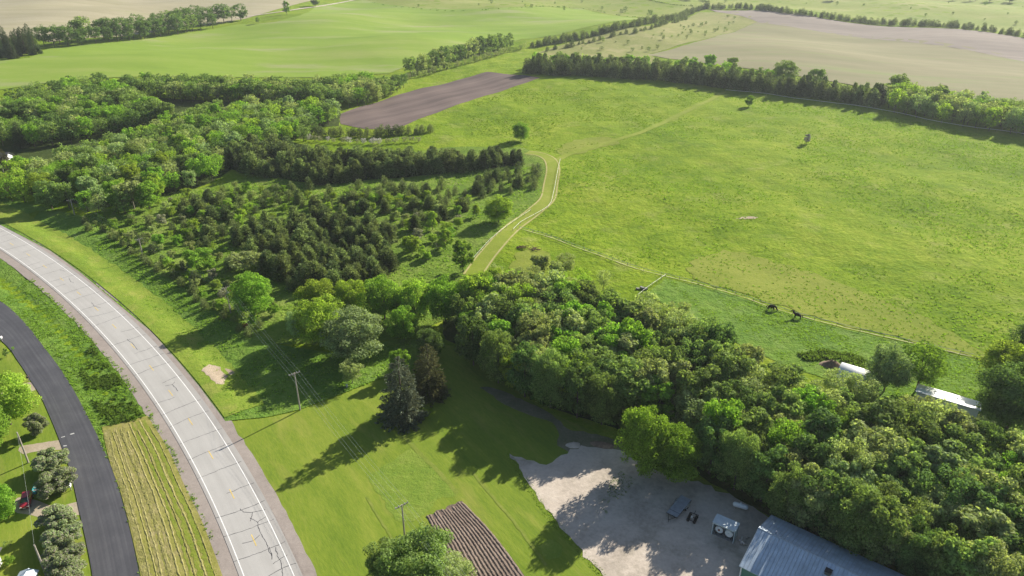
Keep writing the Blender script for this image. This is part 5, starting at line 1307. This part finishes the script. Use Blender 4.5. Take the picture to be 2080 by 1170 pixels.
# red car
cx, cy, _ = W(55, 1022)
car = empty('car', (cx, cy, 0.06), math.atan2(-3.6, 1.5)); tag(car, 'red hatchback parked on the gravel driveway', 'car')
def car_body(o, paint):
    b = MB(); secs = [(-2.05, 0.80, 0.40, 0.86), (-2.0, 0.86, 0.32, 0.95), (-1.3, 0.90, 0.28, 1.0), (0.6, 0.90, 0.28, 0.98), (1.3, 0.88, 0.28, 0.92), (1.95, 0.82, 0.30, 0.76), (2.12, 0.70, 0.38, 0.66)]
    V = []
    for x, hw, z0, z1 in secs: V += [(x, -hw * 0.94, z0), (x, -hw, (z0 + z1) * 0.52), (x, -hw * 0.93, z1), (x, hw * 0.93, z1), (x, hw, (z0 + z1) * 0.52), (x, hw * 0.94, z0)]
    F = [tuple(range(5, -1, -1)), tuple(range(36, 42))]
    for i in range(6):
        for k in range(6): F.append((i * 6 + k, i * 6 + (k + 1) % 6, (i + 1) * 6 + (k + 1) % 6, (i + 1) * 6 + k))
    b.add(V, F); bd = b.build('body', paint, o, 0.04, True)
    b = MB(); B_ = [(-1.95, 0.84, 0.96), (0.95, 0.84, 0.96)]; T_ = [(-1.65, 0.64, 1.48), (0.1, 0.64, 1.50)]
    V = [(-1.95, -.84, .94), (0.98, -.84, .94), (0.98, .84, .94), (-1.95, .84, .94), (-1.62, -.64, 1.47), (0.12, -.64, 1.49), (0.12, .64, 1.49), (-1.62, .64, 1.47)]
    b.add(V, [(0, 1, 2, 3), (4, 5, 6, 7), (0, 1, 5, 4), (1, 2, 6, 5), (2, 3, 7, 6), (3, 0, 4, 7)]); b.build('cabin', M['glass'], o, 0.03)
    b = MB(); b.box((-0.76, 0, 1.515), (1.80, 1.30, 0.06)); b.build('roof', paint, o, 0.02)
    for s in (-1, 1):
        for x0, x1, x2, x3 in ((0.90, 1.0, 0.10, 0.20), (-0.62, -0.48, -0.66, -0.52), (-1.97, -1.78, -1.66, -1.48)):
            b = MB(); b.add([(x0, s * 0.855, .95), (x1, s * 0.855, .95), (x3, s * 0.66, 1.48), (x2, s * 0.66, 1.48), (x0, s * 0.80, .95), (x1, s * 0.80, .95), (x3, s * 0.60, 1.48), (x2, s * 0.60, 1.48)], [(0, 1, 2, 3), (4, 5, 6, 7), (0, 1, 5, 4), (1, 2, 6, 5), (2, 3, 7, 6), (3, 0, 4, 7)]); b.build('pillar', paint, o)
        b = MB(); b.box((2.0, s * 0.6, 0.66), (0.2, 0.36, 0.16)); b.build('headlight', M['lamp_white'], o, 0.02)
        b = MB(); b.box((-2.0, s * 0.66, 0.82), (0.14, 0.28, 0.22)); b.build('tail_light', M['lamp_red'], o, 0.02)
        b = MB(); b.box((0.75, s * 0.98, 1.0), (0.2, 0.18, 0.14)); b.build('mirror', paint, o, 0.03)
        for x in (-1.3, 1.32):
            b = MB(); b.tube((x, s * 0.72, 0.31), (x, s * 0.93, 0.31), 0.31, n=18); w_ = b.build('wheel', M['rubber'], o)
            b = MB(); b.tube((x, s * 0.74, 0.31), (x, s * 0.945, 0.31), 0.19, n=12); b.build('rim', M['chrome'], w_)
    b = MB(); b.box((2.06, 0, 0.44), (0.16, 1.3, 0.16)); b.build('bumper', M['rubber'], o, 0.03)
    b = MB(); b.box((2.15, 0, 0.52), (0.02, 0.5, 0.12)); b.build('plate', M['lamp_white'], o)
car_body(car, M['red_paint'])
# teal garden cart under the lilac
X, Y, _ = W(74, 996); o = empty('paddle_boat', (X, Y, 0.05), R(110)); tag(o, 'small teal boat lying in the shade of the lilac bushes', 'boat')
b = MB(); st = [(-1.3, 0.30), (-0.9, 0.52), (0, 0.62), (0.9, 0.5), (1.3, 0.2)]; V = []
for x, hw in st: V += [(x, -hw, 0.5), (x, -hw * 0.7, 0.05), (x, hw * 0.7, 0.05), (x, hw, 0.5), (x, hw * 0.85, 0.5), (x, hw * 0.6, 0.14), (x, -hw * 0.6, 0.14), (x, -hw * 0.85, 0.5)]
F = [tuple(range(7, -1, -1)), tuple(range(32, 40))]
for i in range(4):
    for k in range(8): F.append((i * 8 + k, i * 8 + (k + 1) % 8, (i + 1) * 8 + (k + 1) % 8, (i + 1) * 8 + k))
b.add(V, F); b.build('hull', M['teal'], o)
for x in (-0.5, 0.45):
    b = MB(); b.box((x, 0, 0.42), (0.28, 0.98, 0.05)); b.build('seat', M['pale_wood'], o)

# mailboxes
for px, py, mt, lb in ((145, 996, 'white_steel', 'white mailbox on a post beside the lilac bush'), (59, 774, 'black_iron', 'black mailbox on a post beside the frontage road'), (5, 694, 'white_steel', 'white mailbox on a post where the lawn starts')):
    X, Y, Zg = W(px, py); o = empty('mailbox', (X, Y, Zg), R(20)); tag(o, lb, 'mailbox')
    b = MB(); b.box((0, 0, 0.5), (0.12, 0.12, 1.1)); b.build('post', M['pale_wood'], o)
    b = MB(); pr = [(-0.22, 0), (0.22, 0)] + [(0.22 * math.cos(a), 0.3 + 0.22 * math.sin(a)) for a in np.linspace(0, math.pi, 8)]
    b.prism([(x, z + 1.05) for x, z in pr], -0.45, 0.4); b.build('box', M[mt], o)
    b = MB(); b.box((0.24, 0.1, 1.35), (0.02, 0.06, 0.3)); b.build('flag', M['lamp_red'], o)
X, Y, Zg = W(705, 787); o = empty('utility_pedestal', (X, Y, Zg)); tag(o, 'small pale utility pedestal at the lawn edge', 'pedestal')
b = MB(); b.box((0, 0, 0.4), (0.35, 0.35, 0.9)); b.build('cabinet', M['porcelain'], o, 0.03)
b = MB(); b.box((0, 0, 0.88), (0.42, 0.42, 0.08)); b.build('lid', M['porcelain'], o, 0.02)

# horses
def horse(px, py, rz, label, pose):
    X, Y, Zg = W(px, py); o = empty('horse', (X, Y, Zg), rz, (1.16,) * 3); tag(o, label, 'horse', None)
    if pose == 'graze': neck = [(0.86, 0, 1.20), (1.15, 0, 0.86), (1.34, 0, 0.52)]; head = [(1.45, 0, 0.34), (1.60, 0, 0.12)]
    else: neck = [(0.92, 0, 1.42), (1.14, 0, 1.68), (1.28, 0, 1.86)]; head = [(1.48, 0, 1.76), (1.78, 0, 1.52)]
    vs, es, rs = [], [], []
    def chain_(pts, rad, frm=None):
        last = frm
        for p, q in zip(pts, rad):
            vs.append(p); rs.append(q)
            if last is not None: es.append((last, len(vs) - 1))
            last = len(vs) - 1
        return last
    chain_([(-0.70, 0, 1.18), (-0.35, 0, 1.12), (0.05, 0, 1.10), (0.42, 0, 1.14), (0.66, 0, 1.20)], [0.30, 0.33, 0.33, 0.34, 0.26])
    e = chain_(neck, [0.21, 0.165, 0.14], 4); chain_(head, [0.13, 0.075], e)
    hd = len(vs) - 2
    for s, fwd in ((-1, 0.10), (1, -0.08)):
        chain_([(-0.68 + fwd * .3, s * 0.19, 0.92), (-0.60 + fwd, s * 0.20, 0.72), (-0.80 + fwd, s * 0.19, 0.46), (-0.76 + fwd, s * 0.19, 0.14), (-0.70 + fwd, s * 0.19, 0.03)], [0.19, 0.14, 0.075, 0.05, 0.06], 0)
        chain_([(0.55 + fwd * .3, s * 0.18, 0.86), (0.56 + fwd, s * 0.18, 0.62), (0.58 + fwd, s * 0.18, 0.40), (0.57 + fwd, s * 0.18, 0.13), (0.60 + fwd, s * 0.18, 0.03)], [0.14, 0.095, 0.065, 0.045, 0.06], 3)
    me = bpy.data.meshes.new('body'); me.from_pydata(vs, es, []); me.materials.append(M['horse'])
    bd = link('body', me, o); sk = bd.modifiers.new('skin', 'SKIN'); sk.use_smooth_shade = True
    for v, q in zip(me.skin_vertices[0].data, rs): v.radius = (q * 1.32, q * 1.32)
    me.skin_vertices[0].data[0].use_root = True
    bd.modifiers.new('sub', 'SUBSURF').levels = 1; bd.modifiers['sub'].render_levels = 2
    b = MB(); b.poly_tube([(-0.96, 0, 1.28), (-1.14, 0, 1.02), (-1.18, 0, 0.66), (-1.14, 0, 0.42)], [0.07, 0.10, 0.09, 0.02], 7); b.build('tail', M['horse'], o, smooth_sh=True)
    n0, n1_ = Vector(neck[0]), Vector(neck[2]); up = Vector((-0.12, 0, 0.16))
    b = MB(); b.poly_tube([n0 + up * 1.2, n0.lerp(n1_, 0.5) + up * 1.2, n1_ + up * 1.1], [0.05, 0.08, 0.05], 6); b.build('mane', M['horse'], o, smooth_sh=True)
    h0 = Vector(vs[hd])
    for s in (-1, 1):
        b = MB(); b.tube(h0 + Vector((-0.10, s * 0.08, 0.08)), h0 + Vector((-0.12, s * 0.11, 0.26)), 0.04, 0.008, 6); b.build('ear', M['horse'], o)
horse(1566, 630, R(-20), 'black horse grazing beside the long fence', 'graze')
horse(1619, 647, R(150), 'smaller black horse standing with raised head beside the long fence', 'stand')
# ------------------------------------------------------------------ uncountable growth
LEAF['tuft'] = leaf_mat('tussock_grass', (0.20, 0.29, 0.035), tr=0.52, var=0.35, gloss=0)
LEAF['tuft_lush'] = leaf_mat('lush_grass_blades', (0.23, 0.335, 0.06), tr=0.52, var=0.4, gloss=0)
LEAF['weed'] = leaf_mat('leafy_weeds', (0.14, 0.22, 0.05), tr=0.48, var=0.4, gloss=0)

def vnoise(x, y, s, seed):
    r = np.random.default_rng(seed); out = np.zeros(len(x))
    for k in range(7):
        a = r.uniform(0, 6.28); f = s * r.uniform(0.6, 1.8); out += np.sin(x * f * math.cos(a) + y * f * math.sin(a) + r.uniform(0, 6.28))
    return out / 7

def tufts(name, poly, n, size, hgt_r, mat, label, cat, seed, per=6, thresh=None, sc=0.12, px=True, avoid=None):
    r = np.random.default_rng(seed)
    P = np.array([W(*q)[:2] for q in poly]) if px else np.array(poly)
    lo, hi = P.min(0), P.max(0)
    c = r.uniform(lo, hi, (n * 6, 2)); c = c[inside(P, c[:, 0], c[:, 1])]
    if thresh is not None:
        v = vnoise(c[:, 0], c[:, 1], sc, seed) * 0.7 + vnoise(c[:, 0], c[:, 1], sc * 4, seed + 1) * 0.5
        c = c[v + r.normal(0, 0.12, len(c)) > thresh]
    if avoid is not None: c = c[avoid(c)]
    c = c[:n]
    z = hgt(c[:, 0], c[:, 1])
    m_ = len(c); s = r.uniform(*size, m_); hh = r.uniform(*hgt_r, m_)
    C = np.repeat(np.c_[c, z], per, 0); S = np.repeat(s, per); Hh = np.repeat(hh, per)
    a = r.uniform(0, 6.28, m_ * per); rad = S * r.uniform(0, 0.6, m_ * per)
    Pp = C + np.c_[np.cos(a) * rad, np.sin(a) * rad, np.zeros(m_ * per)]
    D = unit(np.c_[np.cos(a) * 0.6, np.sin(a) * 0.6, np.full(m_ * per, 1.0)] + r.normal(0, 0.25, (m_ * per, 3)))
    V, Fq = sprays(Pp, D, Hh * r.uniform(0.7, 1.3, m_ * per), S * r.uniform(0.22, 0.42, m_ * per), r)
    o = link(name, fast_mesh(name, V, Fq, [mat])); tag(o, label, cat, kind='stuff')
    print(name, m_)

PAST = [(1145, 335), (1210, 303), (1330, 262), (1480, 195), (1640, 215), (1800, 235), (2000, 275), (2080, 290), (2200, 330), (2200, 760), (1990, 725), (1750, 668), (1560, 618), (1350, 558), (1200, 510), (1065, 462), (1118, 425)]
tufts('pasture_tussocks', PAST, 16000, (0.25, 0.75), (0.15, 0.48), LEAF['tuft'], 'scattered darker grass tussocks across the pasture', 'grass', 61, 5, 0.0, 0.05)
tufts('pasture_tussocks', [(860, 262), (960, 208), (1100, 163), (1340, 168), (1470, 185), (1300, 265), (1140, 315), (1060, 300)], 5000, (0.3, 0.9), (0.15, 0.45), LEAF['tuft'], 'scattered grass tussocks in the upper pasture', 'grass', 62, 5, 0.05, 0.06)
tufts('paddock_weeds', [(1350, 568), (1500, 606), (1660, 656), (1850, 702), (1990, 735), (2000, 860), (1800, 800), (1600, 740), (1450, 660)], 3500, (0.25, 0.6), (0.12, 0.35), LEAF['tuft_lush'], 'lush uneven grass and weeds in the paddock', 'grass', 63, 6, 0.05, 0.15)
tufts('clearing_grass', [(165, 440), (330, 395), (560, 350), (900, 320), (1090, 340), (1105, 395), (1050, 445), (1000, 485), (950, 545), (930, 640), (800, 690), (560, 700), (420, 620), (290, 530)], 8000, (0.3, 0.7), (0.2, 0.55), LEAF['tuft_lush'], 'rough tufted grass in the cedar clearing', 'grass', 64, 6, 0.0, 0.15)
tufts('verge_grass', mv[3:] + fr[::-1][:-2], 12000, (0.2, 0.5), (0.15, 0.4), LEAF['tuft_lush'], 'long tufted grass blades between the two roads', 'grass', 65, 6, -0.05, 0.35, px=False, avoid=lambda c: ~inside(np.vstack([hay_l, hay_r[::-1]]), c[:, 0], c[:, 1]))
tufts('roadside_tufts', [(170, 452), (290, 535), (420, 630), (560, 705), (690, 725), (800, 695), (900, 695), (830, 755), (700, 795), (610, 829), (540, 843), (470, 845), (440, 770), (370, 700), (280, 600), (200, 520)], 8000, (0.2, 0.5), (0.2, 0.5), LEAF['tuft_lush'], 'long tufted grass beside the highway below the wood', 'grass', 66, 6, 0.0, 0.3)
tufts('dark_weeds', [(190, 700), (250, 780), (290, 850), (215, 868), (180, 800), (160, 740)], 1500, (0.35, 0.8), (0.3, 0.7), LEAF['weed'], 'darker leafy weeds in the roadside grass', 'weeds', 67, 7, 0.1, 0.5)
tufts('heap_weeds', [(1620, 720), (1680, 712), (1740, 722), (1775, 745), (1745, 752), (1700, 728), (1640, 735)], 420, (0.4, 0.9), (0.4, 0.9), LEAF['weed'], 'tall dark weeds around the manure heap', 'weeds', 68, 7)
tufts('undergrowth', [(945, 700), (1010, 768), (1120, 830), (1250, 862), (1440, 960), (1540, 1018), (1700, 1080), (2060, 1215), (2200, 1180), (2080, 960), (1700, 860), (1450, 760), (1200, 660), (1000, 620)], 6000, (0.8, 1.8), (0.8, 2.4), LEAF['weed'], 'low leafy undergrowth beneath the broadleaf wood', 'undergrowth', 69, 8)
for pts, lb in (([(740, 1), (850, 18), (1000, 21), (1180, 17), (1330, 41)], 'dark weedy margin along the far edge of the crop field'), ([(1250, -8), (1340, 10), (1450, 14)], 'dark weedy line in the far pasture')):
    pl = catmull([W(*q)[:2] for q in pts], 12); w_ = offset_line(pl, 1.6)
    tufts('field_margin', np.vstack([pl, w_[::-1]]), 1600, (0.8, 1.8), (0.7, 1.6), LEAF['weed'], lb, 'weeds', 70, 6, px=False)

tufts('yard_weeds', [(1238, 975), (1262, 958), (1290, 975), (1275, 1000), (1240, 1025), (1228, 1055), (1218, 1030), (1235, 1000)], 320, (0.12, 0.35), (0.08, 0.25), LEAF['weed'], 'thin weeds growing across the gravel yard', 'weeds', 71, 6, 0.0, 0.5)
tufts('yard_edge_grass', [(1035, 915), (1075, 975), (1108, 1027), (1165, 1092), (1228, 1162), (1300, 1250), (1296, 1262), (1222, 1178), (1158, 1108), (1100, 1042), (1066, 990), (1028, 925)], 2600, (0.10, 0.26), (0.08, 0.2), LEAF['tuft_lush'], 'uneven grass growing over the gravel yard edge', 'grass', 72, 5)
# ------------------------------------------------------------------ haze
hm, nt, out = new_mat('haze_air')
pv = N(nt, 'ShaderNodeVolumePrincipled'); pv.inputs['Color'].default_value = (0.86, 0.93, 1.0, 1); pv.inputs['Density'].default_value = HAZE; pv.inputs['Anisotropy'].default_value = 0.3
nt.links.new(pv.outputs[0], out.inputs['Volume'])
b = MB(); b.box((0, 1000, 50), (9000, 6000, 120)); hz = b.build('haze', hm); tag(hz, 'thin pale haze over the whole country', 'haze', kind='stuff'); hz.location.z = 0
